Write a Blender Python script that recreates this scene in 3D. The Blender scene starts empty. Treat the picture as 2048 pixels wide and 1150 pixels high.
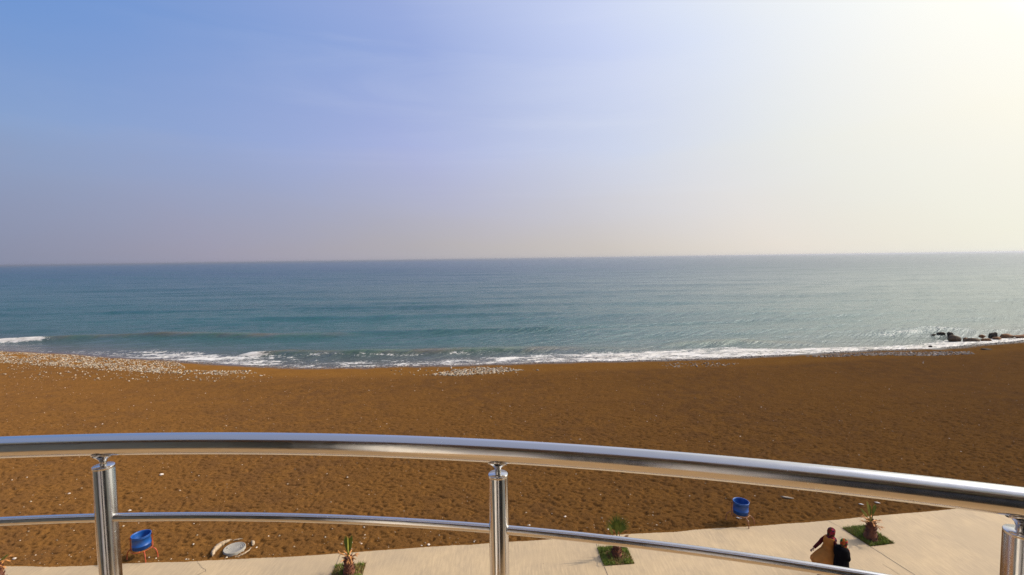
import bpy, bmesh, math, random
import numpy as np
from mathutils import Vector, Matrix

R = math.radians
scene = bpy.context.scene
COL = scene.collection
random.seed(7)
rng = np.random.default_rng(11)

# ------------------------------------------------------------------ camera
F = 950.0                                   # focal length in photo pixels (2048 wide)
H = 10.5                                    # eye height above the beach
pitch = math.atan(58.0 / F)
roll = math.atan(28.0 / 2048.0)
fwd = Vector((0, math.cos(pitch), -math.sin(pitch)))
Rw = Vector((1, 0, 0))
Up = Rw.cross(fwd)
cr = Rw * math.cos(roll) - Up * math.sin(roll)
cu = Rw * math.sin(roll) + Up * math.cos(roll)
cam = bpy.data.cameras.new('camera')
cam.sensor_width = 36
cam.lens = 36 * F / 2048
cam.clip_start = 0.05
cam.clip_end = 90000
camo = bpy.data.objects.new('camera', cam)
COL.objects.link(camo)
M = Matrix((cr, cu, -fwd)).transposed().to_4x4()
M.translation = (0, 0, H)
camo.matrix_world = M
scene.camera = camo

def ray(px, py):
    return (fwd * F + cr * (px - 1024) + cu * (575 - py))

def at(px, py, z=0.0):
    d = ray(px, py)
    k = (z - H) / d.z
    return Vector((0, 0, H)) + d * k

# ------------------------------------------------------------------ light and sky
SUN_AZ, SUN_EL = R(78), R(36)               # to the right of straight ahead, above the horizon
sd = Vector((math.sin(SUN_AZ) * math.cos(SUN_EL), math.cos(SUN_AZ) * math.cos(SUN_EL), math.sin(SUN_EL)))
sl = bpy.data.lights.new('sun', 'SUN')
sl.energy = 3.1
sl.angle = R(0.5)
sl.color = (1.0, 0.87, 0.69)
so = bpy.data.objects.new('sun', sl)
COL.objects.link(so)
so.rotation_euler = (-sd).to_track_quat('-Z', 'Y').to_euler()
so.location = (30, 10, 30)
scene.view_settings.view_transform = 'Standard'
scene.view_settings.look = 'None'
scene.view_settings.exposure = 0.0
scene.view_settings.gamma = 1.0

def s2l(c):
    return tuple(((v / 255) / 12.92 if v / 255 <= 0.04045 else ((v / 255 + 0.055) / 1.055) ** 2.4) for v in c)

world = bpy.data.worlds.new('World')
scene.world = world
world.use_nodes = True
nt = world.node_tree
nt.nodes.clear()
class G:                                     # small node-graph helper
    def __init__(s, nt): s.nt = nt
    def n(s, t, **kw):
        nd = s.nt.nodes.new(t)
        ins = kw.pop('ins', {})
        for k, v in kw.items(): setattr(nd, k, v)
        for k, v in ins.items():
            if isinstance(v, bpy.types.NodeSocket): s.nt.links.new(v, nd.inputs[k])
            else: nd.inputs[k].default_value = v
        return nd
    def m(s, op, a, b=None, c=None, clamp=False):
        ins = {0: a}
        if b is not None: ins[1] = b
        if c is not None: ins[2] = c
        return s.n('ShaderNodeMath', operation=op, use_clamp=clamp, ins=ins).outputs[0]
    def mix(s, f, a, b, mode='MIX'):
        nd = s.n('ShaderNodeMix', data_type='RGBA', blend_type=mode)
        for i, v in ((0, f), (6, a), (7, b)):
            if isinstance(v, bpy.types.NodeSocket): s.nt.links.new(v, nd.inputs[i])
            else: nd.inputs[i].default_value = v if i == 0 else (tuple(v) + (1,))[:4]
        return nd.outputs[2]
    def ramp(s, f, stops, interp='LINEAR'):
        nd = s.n('ShaderNodeValToRGB', ins={0: f})
        cr_ = nd.color_ramp
        cr_.interpolation = interp
        while len(cr_.elements) < len(stops): cr_.elements.new(0.5)
        for e, (p, c) in zip(cr_.elements, stops):
            e.position = p
            e.color = (tuple(c) + (1,))[:4] if not isinstance(c, (int, float)) else (c, c, c, 1)
        return nd.outputs[0]
    def noise(s, vec, scale, detail=2, rough=0.5, dist=0.0, out=0):
        return s.n('ShaderNodeTexNoise', ins={'Vector': vec, 'Scale': scale, 'Detail': detail, 'Roughness': rough, 'Distortion': dist}).outputs[out]
    def mapr(s, v, a, b, c=0.0, d=1.0, t='SMOOTHSTEP'):
        return s.n('ShaderNodeMapRange', interpolation_type=t, ins={0: v, 1: a, 2: b, 3: c, 4: d}).outputs[0]

g = G(nt)
tc = g.n('ShaderNodeTexCoord').outputs['Generated']
nrm = g.n('ShaderNodeVectorMath', operation='NORMALIZE', ins={0: tc}).outputs[0]
dot = g.n('ShaderNodeVectorMath', operation='DOT_PRODUCT', ins={0: nrm, 1: tuple(sd)}).outputs['Value']
gam = g.m('DIVIDE', g.m('ARCCOSINE', dot), math.pi)        # 0 at the sun, 1 opposite
zz = g.n('ShaderNodeSeparateXYZ', ins={0: nrm}).outputs[2]
# milky, low-lying haze scatters the sun far round the sky: colours by angle from the sun
high = g.ramp(gam, [(0.0, s2l((255, 254, 246))), (0.18, s2l((252, 251, 241))), (0.25, s2l((231, 236, 243))), (0.285, s2l((217, 226, 246))), (0.325, s2l((200, 211, 243))), (0.42, s2l((153, 172, 222))),
                    (0.51, s2l((125, 156, 212))), (0.575, s2l((107, 149, 210))), (0.65, s2l((98, 140, 206))), (0.85, s2l((105, 140, 195)))])
mid_ = g.ramp(gam, [(0.0, s2l((255, 252, 240))), (0.21, s2l((247, 244, 231))), (0.27, s2l((233, 235, 232))), (0.35, s2l((207, 215, 235))), (0.46, s2l((171, 181, 223))),
                    (0.55, s2l((147, 167, 211))), (0.61, s2l((137, 163, 205))), (0.85, s2l((125, 145, 185)))])
low = g.ramp(gam, [(0.0, s2l((252, 246, 228))), (0.25, s2l((240, 238, 222))), (0.315, s2l((233, 225, 214))), (0.395, s2l((205, 198, 192))), (0.495, s2l((178, 174, 180))),
                   (0.585, s2l((160, 157, 175))), (0.65, s2l((140, 145, 168))), (0.9, s2l((125, 132, 155)))])
wisp = g.noise(g.n('ShaderNodeMapping', ins={0: nrm, 2: (0.3, 0.2, 0.5), 3: (1.2, 2.6, 5.0)}).outputs[0], 1.6, 5, 0.62, 0.4)
ci = g.n('ShaderNodeMapping', ins={0: nrm, 2: (0.0, R(13), R(8)), 3: (1.0, 1.0, 11.0)}).outputs[0]
cirrus = g.noise(ci, 1.3, 6, 0.58, 0.7)
elev = g.m('ADD', zz, g.m('MULTIPLY', g.m('SUBTRACT', wisp, 0.5), 0.06))
skyc = g.mix(g.mapr(elev, 0.02, 0.22, 0, 1, 'LINEAR'), low, mid_)
skyc = g.mix(g.mapr(elev, 0.20, 0.38, 0, 1, 'LINEAR'), skyc, high)
wf = g.m('MULTIPLY', g.mapr(cirrus, 0.44, 0.76, 0, 0.13), g.m('MULTIPLY', g.mapr(zz, 0.06, 0.2), g.mapr(gam, 0.56, 0.38, 0.12, 1.0)))
skyc = g.mix(wf, skyc, s2l((235, 238, 246)))
nish = g.n('ShaderNodeTexSky', sky_type='NISHITA', sun_disc=False, sun_elevation=SUN_EL, sun_rotation=SUN_AZ, altitude=10, air_density=1.2, dust_density=3.0)
nsc = g.mix(1.0, nish.outputs[0], (0.09, 0.09, 0.09), 'MULTIPLY')
tot = g.mix(g.mapr(zz, 0.42, 0.85, 0, 0.8), skyc, g.mix(0.6, nsc, (0.46, 0.50, 0.66)))          # the clear zenith above the haze
aur = g.m('ADD', 1.0, g.m('ADD', g.m('MULTIPLY', g.mapr(gam, 0.19, 0.03), 8.0), g.m('MULTIPLY', g.mapr(gam, 0.30, 0.12), 0.12)))
bg = g.n('ShaderNodeBackground', ins={0: tot, 1: aur})
g.n('ShaderNodeOutputWorld', ins={0: bg.outputs[0]})

scene.cycles.use_denoising = True
scene.cycles.denoiser = 'OPENIMAGEDENOISE'
scene.cycles.denoising_prefilter = 'NONE'
scene.cycles.denoising_input_passes = 'RGB_ALBEDO_NORMAL'
scene.cycles.max_bounces = 6
scene.cycles.sample_clamp_direct = 1.6
scene.cycles.sample_clamp_indirect = 1.5
scene.cycles.use_adaptive_sampling = False

# ------------------------------------------------------------------ materials
def mat(name):
    m = bpy.data.materials.new(name)
    m.use_nodes = True
    m.node_tree.nodes.clear()
    g = G(m.node_tree)
    b = g.n('ShaderNodeBsdfPrincipled')
    g.n('ShaderNodeOutputMaterial', ins={0: b.outputs[0]})
    return m, g, b

def setin(g, b, **kw):
    for k, v in kw.items():
        k = k.replace('_', ' ')
        if isinstance(v, bpy.types.NodeSocket): g.nt.links.new(v, b.inputs[k])
        elif isinstance(v, tuple) and len(v) == 3 and b.inputs[k].type == 'RGBA': b.inputs[k].default_value = v + (1,)
        else: b.inputs[k].default_value = v

def simple(name, c, rough=0.6, metallic=0.0, var=0.25, scale=8.0, bump=0.0, bscale=40.0, spec=0.5, c2=None):
    m, g, b = mat(name)
    pos = g.n('ShaderNodeTexCoord').outputs['Object']
    n = g.noise(pos, scale, 4, 0.6)
    c2 = c2 or tuple(v * (1 - var) for v in c)
    setin(g, b, Base_Color=g.mix(g.mapr(n, 0.3, 0.7), c, c2), Roughness=rough, Metallic=metallic, Specular_IOR_Level=spec)
    if bump:
        bn = g.n('ShaderNodeBump', ins={'Strength': bump, 'Distance': 0.01, 'Height': g.noise(pos, bscale, 4, 0.6)})
        setin(g, b, Normal=bn.outputs[0])
    return m

# ------------------------------------------------------------------ object helpers
def tag(o, label=None, cat=None, group=None, kind=None):
    if label: o['label'] = label
    if cat: o['category'] = cat
    if group: o['group'] = group
    if kind: o['kind'] = kind
    return o

def empty(name, loc, rz=0.0):
    o = bpy.data.objects.new(name, None)
    o.empty_display_size = 0.2
    COL.objects.link(o)
    o.location = loc
    o.rotation_euler.z = rz
    return o

def link(name, me, m=None, parent=None, smooth=True):
    o = bpy.data.objects.new(name, me)
    COL.objects.link(o)
    if m:
        me.materials.append(m)
    if smooth:
        me.polygons.foreach_set('use_smooth', [True] * len(me.polygons))
    if parent:
        o.parent = parent
    return o

def from_bm(name, bm, m=None, parent=None, smooth=True):
    me = bpy.data.meshes.new(name)
    bm.to_mesh(me)
    bm.free()
    return link(name, me, m, parent, smooth)

def sweep(bm, pts, rads, n=12, caps=True, closed=False, squash=1.0):
    pts = [Vector(p) for p in pts]
    if not isinstance(rads, (list, tuple)): rads = [rads] * len(pts)
    rings = []
    side = None
    for i, p in enumerate(pts):
        if closed:
            t = (pts[(i + 1) % len(pts)] - pts[i - 1]).normalized()
        else:
            t = (pts[min(i + 1, len(pts) - 1)] - pts[max(i - 1, 0)]).normalized()
        if side is None:
            side = t.cross(Vector((0, 0, 1)))
            if side.length < 1e-3: side = t.cross(Vector((0, 1, 0)))
        side = (side - t * side.dot(t)).normalized()
        up = side.cross(t)
        rings.append([bm.verts.new(p + (side * math.cos(a) + up * math.sin(a) * squash) * rads[i])
                      for a in (2 * math.pi * k / n for k in range(n))])
    m = len(rings)
    for i in range(m if closed else m - 1):
        a, b = rings[i], rings[(i + 1) % m]
        for k in range(n):
            bm.faces.new((a[k], a[(k + 1) % n], b[(k + 1) % n], b[k]))
    if caps and not closed:
        bm.faces.new(rings[0])
        bm.faces.new(rings[-1][::-1])
    return rings

def lathe(bm, prof, n=40, cx=0, cy=0):
    rings = [[bm.verts.new((cx + r * math.cos(a), cy + r * math.sin(a), z)) for a in (2 * math.pi * k / n for k in range(n))] for r, z in prof]
    for a, b in zip(rings, rings[1:]):
        for k in range(n):
            bm.faces.new((a[k], a[(k + 1) % n], b[(k + 1) % n], b[k]))
    return rings

def box(bm, c, s, rz=0.0, bev=0.0):
    r = bmesh.ops.create_cube(bm, size=1.0)
    vs = r['verts']
    for v in vs:
        v.co = Vector((v.co.x * s[0], v.co.y * s[1], v.co.z * s[2]))
    if bev:
        es = list({e for v in vs for e in v.link_edges})
        rr = bmesh.ops.bevel(bm, geom=es, offset=bev, segments=2, affect='EDGES')
        vs = list({v for f in rr['faces'] for v in f.verts} | {v for v in vs if v.is_valid})
    mt = Matrix.Translation(c) @ Matrix.Rotation(rz, 4, 'Z')
    bmesh.ops.transform(bm, matrix=mt, verts=vs)

T1 = rng.random((256, 256))
def vnoise(x, y, s=0):
    x = x + s * 17.3; y = y + s * 9.7
    xi = np.floor(x).astype(int); yi = np.floor(y).astype(int)
    fx = x - xi; fy = y - yi
    fx = fx * fx * (3 - 2 * fx); fy = fy * fy * (3 - 2 * fy)
    a = T1[xi & 255, yi & 255]; b = T1[(xi + 1) & 255, yi & 255]
    c = T1[xi & 255, (yi + 1) & 255]; d = T1[(xi + 1) & 255, (yi + 1) & 255]
    return (a * (1 - fx) + b * fx) * (1 - fy) + (c * (1 - fx) + d * fx) * fy

def sstep(a, b, x):
    t = np.clip((x - a) / (b - a), 0, 1)
    return t * t * (3 - 2 * t)

def grid_mesh(name, X, Y, Z, attrs):
    ny, nx = X.shape
    co = np.stack([X, Y, Z], -1).reshape(-1, 3).astype(np.float32)
    i = np.arange(ny * nx).reshape(ny, nx)
    q = np.stack([i[:-1, :-1], i[:-1, 1:], i[1:, 1:], i[1:, :-1]], -1).reshape(-1, 4)
    return raw_mesh(name, co, q, attrs)

def raw_mesh(name, co, q, attrs):
    me = bpy.data.meshes.new(name)
    k = q.shape[1]
    me.vertices.add(len(co)); me.vertices.foreach_set('co', co.astype(np.float32).ravel())
    me.loops.add(q.size); me.loops.foreach_set('vertex_index', q.astype(np.int32).ravel())
    me.polygons.add(len(q))
    me.polygons.foreach_set('loop_start', (np.arange(len(q)) * k).astype(np.int32))
    me.polygons.foreach_set('loop_total', np.full(len(q), k, np.int32))
    me.update(calc_edges=True)
    for an, av in attrs.items():
        if av.ndim == 1 or av.shape[-1] != 3:
            a = me.attributes.new(an, 'FLOAT', 'POINT')
            a.data.foreach_set('value', av.astype(np.float32).ravel())
        else:
            a = me.attributes.new(an, 'FLOAT_COLOR', 'POINT')
            c4 = np.concatenate([av.reshape(-1, 3), np.ones((av.size // 3, 1))], 1)
            a.data.foreach_set('color', c4.astype(np.float32).ravel())
    return me

# ------------------------------------------------------------------ shoreline and beach
SEA = -0.25
shore_px = [(-900, 640), (-400, 675), (-150, 692), (0, 700), (150, 707), (250, 715), (350, 721), (450, 728), (520, 732), (600, 735), (700, 735), (800, 732),
            (900, 730), (1000, 727), (1100, 724), (1200, 722), (1300, 720), (1400, 717), (1500, 713), (1600, 708), (1700, 702),
            (1800, 698), (1860, 697), (1916, 692), (1980, 687), (2048, 680), (2200, 668), (2600, 640)]
def curve(px):
    p = [at(a, b, SEA) for a, b in px]
    return np.array([v.x for v in p]), np.array([v.y for v in p])
SX, SY = curve(shore_px)
def shoreY(x):
    return np.interp(x, SX, SY) + 0.25 * (vnoise(x * 0.35, x * 0 + 3.3) - 0.5) + 0.2 * (vnoise(x * 1.3, x * 0 + 7.3) - 0.5)

def beach_z(x, y):
    d = shoreY(x) - y                                   # metres inland
    z = np.where(d > 0, SEA + 0.25 * (1 - np.exp(-np.maximum(d, 0) / 1.6)), SEA + 0.12 * d)
    berm = 0.22 * np.exp(-((d - 7.5) / 2.4) ** 2) * sstep(-45, -20, x) * (1 - 0.6 * sstep(30, 60, x))
    z = z + berm + 0.10 * (vnoise(x * 0.09, y * 0.13, 2) - 0.5) * sstep(1, 8, d)
    return z
z0 = lambda x, y: float(beach_z(np.array([x]), np.array([y]))[0])

# concrete promenade edge
edge_px = [(-700, 1150), (0, 1132), (100, 1132.5), (172, 1131.5), (243, 1127), (410, 1121), (600, 1112), (850, 1094), (978, 1086), (1085, 1079.5), (1189, 1072),
           (1350, 1062), (1594, 1045), (1850, 1023), (1894, 1019), (2300, 985), (2700, 955)]
EP = [at(a, b, 0.03) for a, b in edge_px]
EX = np.array([p.x for p in EP]); EY = np.array([p.y for p in EP])
edgeY = lambda x: np.interp(x, EX, EY)

t = np.linspace(-1.75, 1.75, 1150)
rows = np.concatenate([np.exp(np.linspace(math.log(13.5), math.log(34), 560)), np.exp(np.linspace(math.log(34.05), math.log(72), 300))])
Tg, Yg = np.meshgrid(t, rows)
Xg = Tg * Yg
d = shoreY(Xg) - Yg
Z = beach_z(Xg, Yg)
wet = 1 - sstep(0.4, 2.0, d + 0.6 * (vnoise(Xg * 0.8, Yg * 0.8, 5) - 0.5))
tramp = sstep(4.2, 6.5, d + 0.8 * (vnoise(Xg * .3, Yg * .3, 8) - .5))      # trampled coarse sand, smooth strip seaward of it
near = 1 - sstep(20, 45, Yg)
hole = lambda f, s: 1 - 2 * np.abs(vnoise(Xg * f, Yg * f, s) - 0.5)
foot = (0.22 * (vnoise(Xg * 3.4, Yg * 3.4, 1) ** 1.5) + 0.45 * vnoise(Xg * 6.2, Yg * 6.2, 3) + 0.35 * vnoise(Xg * 10.5, Yg * 10.5, 4) - 0.12 * hole(2.9, 6) ** 3)
pits = np.maximum(0, vnoise(Xg * 8.5, Yg * 8.5, 11) - 0.58) * 2.0
Z += tramp * (0.050 * (foot - 0.4) - 0.085 * pits) * (0.8 + 0.5 * near) + 0.012 * (vnoise(Xg * 5, Yg * 5, 9) - 0.5)
# meandering old wheel and foot tracks
for (x0, y0, x1, y1, ph) in ((0.5, 21.5, 0.9, 26, 0.3), (1.0, 21.2, 1.5, 26.5, 1.7), (7.0, 20.5, 4.5, 27, 0.9), (-14, 20, -19, 26, 2.2), (12, 22, 17, 30, 1.2)):
    u = np.clip((Yg - y0) / (y1 - y0), 0, 1)
    cx_ = x0 + (x1 - x0) * u + 0.12 * np.sin(Yg * 2.1 + ph) + 0.2 * np.sin(Yg * .7 + ph)
    m_ = (Yg > y0) & (Yg < y1)
    Z += np.where(m_, -0.018 * np.exp(-((Xg - cx_) / 0.07) ** 2) + 0.008 * np.exp(-((np.abs(Xg - cx_) - 0.14) / 0.05) ** 2), 0)
# the sand stops under the concrete
under = sstep(-0.02, 0.10, edgeY(Xg) - Yg)
Z = Z * (1 - under) - 0.12 * under
Z = np.where((edgeY(Xg) - Yg > -0.5) & (edgeY(Xg) - Yg < 0.05), np.minimum(Z, 0.022), Z)
m_sand, g, b = mat('sand')
pos = g.n('ShaderNodeNewGeometry').outputs['Position']
aw = g.n('ShaderNodeAttribute', attribute_name='wet').outputs['Fac']
at_ = g.n('ShaderNodeAttribute', attribute_name='tramp').outputs['Fac']
big = g.noise(pos, 0.10, 4, 0.6)
mid = g.noise(pos, 0.9, 5, 0.65)
fine = g.noise(pos, 13.0, 5, 0.78)
grain = g.noise(pos, 60.0, 2, 0.7)
c = g.mix(g.mapr(big, 0.35, 0.65), (0.150, 0.070, 0.0205), (0.126, 0.061, 0.0225))
c = g.mix(g.mapr(mid, 0.35, 0.7), c, (0.172, 0.080, 0.022))
strip = g.mix(g.mapr(mid, 0.3, 0.7), (0.200, 0.092, 0.022), (0.17, 0.078, 0.020))
c = g.mix(g.m('SUBTRACT', 1.0, at_), c, strip)
c = g.mix(g.mapr(fine, 0.50, 0.30, 0, 0.9), c, (0.04, 0.018, 0.007))  # hollows of the fine bump painted darker, as shade
c = g.mix(g.mapr(grain, 0.62, 0.8, 0, 0.5), c, (0.30, 0.17, 0.07))
c = g.mix(aw, c, (0.07, 0.045, 0.028))
sp = g.n('ShaderNodeTexVoronoi', feature='F1', ins={'Vector': pos, 'Scale': 2.6})
spk = g.m('MULTIPLY', g.mapr(sp.outputs['Distance'], 0.055, 0.03), g.mapr(g.n('ShaderNodeSeparateColor', ins={0: sp.outputs['Color']}).outputs[0], 0.55, 0.6))
c = g.mix(spk, c, (0.62, 0.52, 0.42))
bh = g.m('ADD', g.m('MULTIPLY', fine, 0.6), g.m('MULTIPLY', grain, 0.12))
bn = g.n('ShaderNodeBump', ins={'Strength': 1.0, 'Distance': 0.06, 'Height': bh})
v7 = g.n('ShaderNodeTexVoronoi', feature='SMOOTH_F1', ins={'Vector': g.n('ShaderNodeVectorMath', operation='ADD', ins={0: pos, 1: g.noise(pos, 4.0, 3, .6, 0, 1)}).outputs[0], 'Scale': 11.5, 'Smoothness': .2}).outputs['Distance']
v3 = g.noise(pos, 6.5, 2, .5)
c = g.mix(g.m('MULTIPLY', g.mapr(v7, 0.24, 0.10, 0, 0.78), at_), c, (0.050, 0.021, 0.008))  # dark specks: shade of small footprint pits painted into the sand colour
c = g.mix(g.m('MULTIPLY', g.mapr(v3, 0.60, 0.72, 0, 0.28), at_), c, (0.065, 0.027, 0.010))  # second scale of the painted pit shade
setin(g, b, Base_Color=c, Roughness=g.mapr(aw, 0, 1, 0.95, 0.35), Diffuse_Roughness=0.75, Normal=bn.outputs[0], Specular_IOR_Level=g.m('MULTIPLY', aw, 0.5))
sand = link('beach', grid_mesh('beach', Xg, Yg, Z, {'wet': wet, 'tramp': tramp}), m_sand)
tag(sand, kind='structure')

# the sheet of ground under everything
bm = bmesh.new()
vs = [bm.verts.new(p) for p in ((-6000, -6000, -1.6), (6000, -6000, -1.6), (6000, 42, -1.6), (-6000, 42, -1.6))]
bm.faces.new(vs)
tag(from_bm('ground', bm, m_sand, smooth=False), kind='structure')

# ------------------------------------------------------------------ sea
W = {}
def ridge(px, h):
    x, y = curve([(a, b) for a, b, _ in px])
    return x, y, np.array([k for _, _, k in px]) * h
waves = [ridge([(-500, 690, 1), (0, 684, 1), (90, 681, 1.0), (200, 677, 0.9), (300, 675, 1), (500, 676, 0.8), (640, 674, 0.45), (760, 673, 0)], 0.50),
         ridge([(470, 714, 0), (500, 713, .8), (560, 712, 1), (700, 711, 1), (800, 709, 1), (900, 706, 1), (1000, 702, .9), (1100, 700, 0.6), (1250, 698, 0.3), (1400, 697, 0)], 0.42),
         ridge([(560, 670, 0), (650, 668, .5), (800, 667, .7), (950, 664, .9), (1100, 660, 1), (1250, 651, .8), (1400, 642, .5), (1600, 632, 0)], 0.42),
         ridge([(1290, 694, 0), (1350, 688, .7), (1420, 684, 1), (1500, 682, 1), (1570, 684, .6), (1650, 684, 0)], 0.28),
         ridge([(1700, 672, 0), (1800, 664, .8), (1850, 660, 1), (1900, 660, .8), (1960, 661, 0)], 0.35),
         ridge([(-500, 672, 1), (0, 663, 1), (150, 660, .9), (250, 657, .6), (420, 654, 0)], 0.26),
         ridge([(200, 640, 0), (400, 637, .6), (700, 634, .7), (1000, 628, .6), (1300, 622, .3), (1500, 618, 0)], 0.36),
         ridge([(0, 628, .5), (300, 622, .6), (600, 617, .7), (900, 612, .6), (1200, 606, .5), (1700, 600, .3), (2048, 597, 0)], 0.42)]
t = np.linspace(-1.9, 1.9, 1150)
rows = np.concatenate([np.linspace(41, 80, 400, endpoint=False), np.exp(np.linspace(math.log(80), math.log(900), 420)), np.exp(np.linspace(math.log(910), math.log(60000), 50))])
Tg, Yg = np.meshgrid(t, rows)
Xg = Tg * Yg
off = Yg - shoreY(Xg)
Zs = np.full(Xg.shape, SEA)
crest = np.zeros(Xg.shape); wfoam = np.zeros(Xg.shape)
for wi, (wx, wy, wh) in enumerate(waves):
    yc = np.interp(Xg, wx, wy) + 0.5 * (vnoise(Xg * 0.12, Xg * 0, 20 + wi) - 0.5)
    hh = np.interp(Xg, wx, wh, left=wh[0] if wh[0] > 0 else 0, right=0) * (0.8 + 0.4 * vnoise(Xg * 0.25, Xg * 0, 30 + wi))
    wid = 1.0 + 0.012 * (yc - 45)
    dd = Yg - yc
    prof = np.where(dd < 0, np.exp(-(dd / (0.75 * wid)) ** 2), np.exp(-(dd / (2.0 * wid)) ** 2))
    Zs += hh * prof
    if wi in (0, 1, 3): crest = np.maximum(crest, prof * np.clip(hh / 0.35, 0, 1) * (dd < 1.2))
    if wi == 0: wfoam = np.maximum(wfoam, np.exp(-((dd + 0.6) / 0.9) ** 2) * (1 - sstep(at(70, 682, SEA).x, at(125, 682, SEA).x, Xg)) * 1.1)
    if wi == 1:
        xa = at(510, 713, SEA).x
        wfoam = np.maximum(wfoam, np.exp(-((dd + 0.5) / 0.8) ** 2) * np.exp(-((Xg - xa) / 2.2) ** 2) * 1.1)
        wfoam = np.maximum(wfoam, np.exp(-((dd + 0.9) / 0.45) ** 2) * 0.50 * (1 - sstep(at(900, 700, SEA).x, at(1100, 700, SEA).x, Xg)) * sstep(xa - 1, xa + 1, Xg))
    if wi == 4: wfoam = np.maximum(wfoam, np.exp(-((dd + 0.7) / 1.2) ** 2) * 0.40 * np.clip(hh / 0.2, 0, 1))
far = np.clip((900 - Yg) / 500, 0, 1)
amp = far * sstep(0, 4, off)
cz = np.zeros(Xg.shape)
wr = np.random.default_rng(5)
for k in range(14):
    lam = 1.3 * 1.33 ** k
    a = 0.0075 * lam ** 0.72
    th = wr.normal(0.12, 0.28) - 1.5708
    ok = 1 - sstep(30 * lam, 80 * lam, Yg)
    ph = wr.random() * 6.28
    cz += ok * a * np.sin((Xg * math.cos(th) + Yg * math.sin(th)) * 2 * math.pi / lam + ph + 2.5 * vnoise(Xg / lam / 5, Yg / lam / 5, 40 + k)) * (0.4 + 1.2 * vnoise(Xg / lam / 4, Yg / lam / 4, 60 + k))
Zs += cz * amp
# foam of the wash along the sand
fx, fy = curve([(-900, 630), (-150, 688), (0, 697), (100, 702), (200, 703), (250, 702), (330, 701), (400, 706), (500, 712), (560, 716), (700, 716), (800, 716), (900, 716), (1000, 712),
                (1100, 706), (1200, 704), (1300, 700), (1400, 695), (1460, 690), (1500, 694), (1600, 693), (1700, 689), (1800, 684), (1870, 676), (1950, 672), (2048, 668), (2300, 650)])
fi = np.interp(Xg, [at(a, 710, SEA).x for a in (-400, 0, 150, 250, 330, 480, 560, 700, 850, 950, 1100, 1200, 2300)],
               [.40, .28, .40, .56, .70, .74, .54, .50, .52, .60, .68, .80, .86])
wdt = np.maximum(np.interp(Xg, fx, fy) - np.interp(Xg, SX, SY), 0.8)
u = off / wdt
strip_ = sstep(-0.25, 0.05, u) * (1 - sstep(0.55, 1.25, u))
streak = vnoise(Xg * 0.45 + 3 * vnoise(Xg * 0.2, Yg * 0.4, 77), Yg * 1.6, 70)
foam = np.clip(np.maximum(fi * strip_ * (0.72 + 0.5 * streak), wfoam), 0, 1.15)
Zs += foam * 0.05 * vnoise(Xg * 2.2, Yg * 2.2, 71) * sstep(0, 1.5, off)
Zs = np.where(off < 0, SEA - 0.02 + 0.0 * off, Zs)
shal = np.exp(-np.maximum(off, 0) / 7.0)
m_sea, g, b = mat('sea_water')
pos = g.n('ShaderNodeNewGeometry').outputs['Position']
af = g.n('ShaderNodeAttribute', attribute_name='foam').outputs['Fac']
ash = g.n('ShaderNodeAttribute', attribute_name='shallow').outputs['Fac']
acr = g.n('ShaderNodeAttribute', attribute_name='crest').outputs['Fac']
adp = g.n('ShaderNodeAttribute', attribute_name='deep').outputs['Fac']
st = g.n('ShaderNodeMapping', ins={0: pos, 3: (0.35, 1.0, 1.0)}).outputs[0]
pn = g.noise(st, 0.035, 5, 0.6)
body = g.mix(adp, (0.012, 0.078, 0.078), (0.003, 0.028, 0.066))
body = g.mix(g.mapr(pn, 0.35, 0.7), body, (0.004, 0.055, 0.060))
body = g.mix(ash, body, (0.10, 0.085, 0.075))
body = g.mix(g.m('MULTIPLY', acr, 0.85), body, g.mix(g.mapr(g.noise(pos, 0.15, 2), 0.4, 0.62), (0.045, 0.085, 0.045), (0.085, 0.070, 0.030)))
rip = g.n('ShaderNodeMapping', ins={0: g.n('ShaderNodeMapping', ins={0: pos, 2: (0, 0, R(-42))}).outputs[0], 3: (0.11, 1.0, 1.0)}).outputs[0]
n1 = g.noise(rip, 1.0, 5, 0.62)
n2 = g.noise(st, 0.22, 4, 0.6)
n3 = g.noise(rip, 4.5, 4, 0.7)
fn1 = g.noise(pos, 2.4, 8, 0.72, 0.6)
fn2 = g.noise(st, 1.1, 4, 0.6, 0.4)
fn = g.m('ADD', g.m('MULTIPLY', fn1, 0.6), g.m('MULTIPLY', fn2, 0.4))
fm = g.mapr(g.m('ADD', g.m('MULTIPLY', af, 0.42), g.m('MULTIPLY', g.m('SUBTRACT', fn, 0.5), 1.6)), 0.18, 0.40)
fm = g.m('MULTIPLY', fm, g.mapr(af, 0.02, 0.15))
geo = g.n('ShaderNodeCameraData').outputs['View Distance'] if False else None
bn = g.n('ShaderNodeBump', ins={'Strength': 1.0, 'Distance': 0.62, 'Height': g.m('ADD', g.m('ADD', g.m('MULTIPLY', n1, 1.0), g.m('MULTIPLY', n3, 0.24)), g.m('MULTIPLY', n2, 0.35))})
bn2 = g.n('ShaderNodeBump', ins={'Strength': 0.6, 'Distance': 0.12, 'Height': fn1, 'Normal': bn.outputs[0]})
nm = g.n('ShaderNodeMix', data_type='VECTOR', ins={0: fm, 4: bn.outputs[0], 5: bn2.outputs[0]}).outputs[1]
setin(g, b, Base_Color=g.mix(fm, body, g.mix(g.mapr(fn2, .35, .7), (0.50, 0.46, 0.42), (0.74, 0.71, 0.67))), Roughness=g.m('ADD', g.mapr(adp, 0, 1, 0.12, 0.26), g.m('MULTIPLY', fm, 0.6)), IOR=1.42, Normal=nm, Specular_IOR_Level=0.5)
deep = sstep(math.log(60), math.log(900), np.log(Yg))
sea = link('sea', grid_mesh('sea', Xg, Yg, Zs, {'foam': foam, 'shallow': shal, 'crest': crest, 'deep': deep}), m_sea)
tag(sea, kind='structure')

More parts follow.
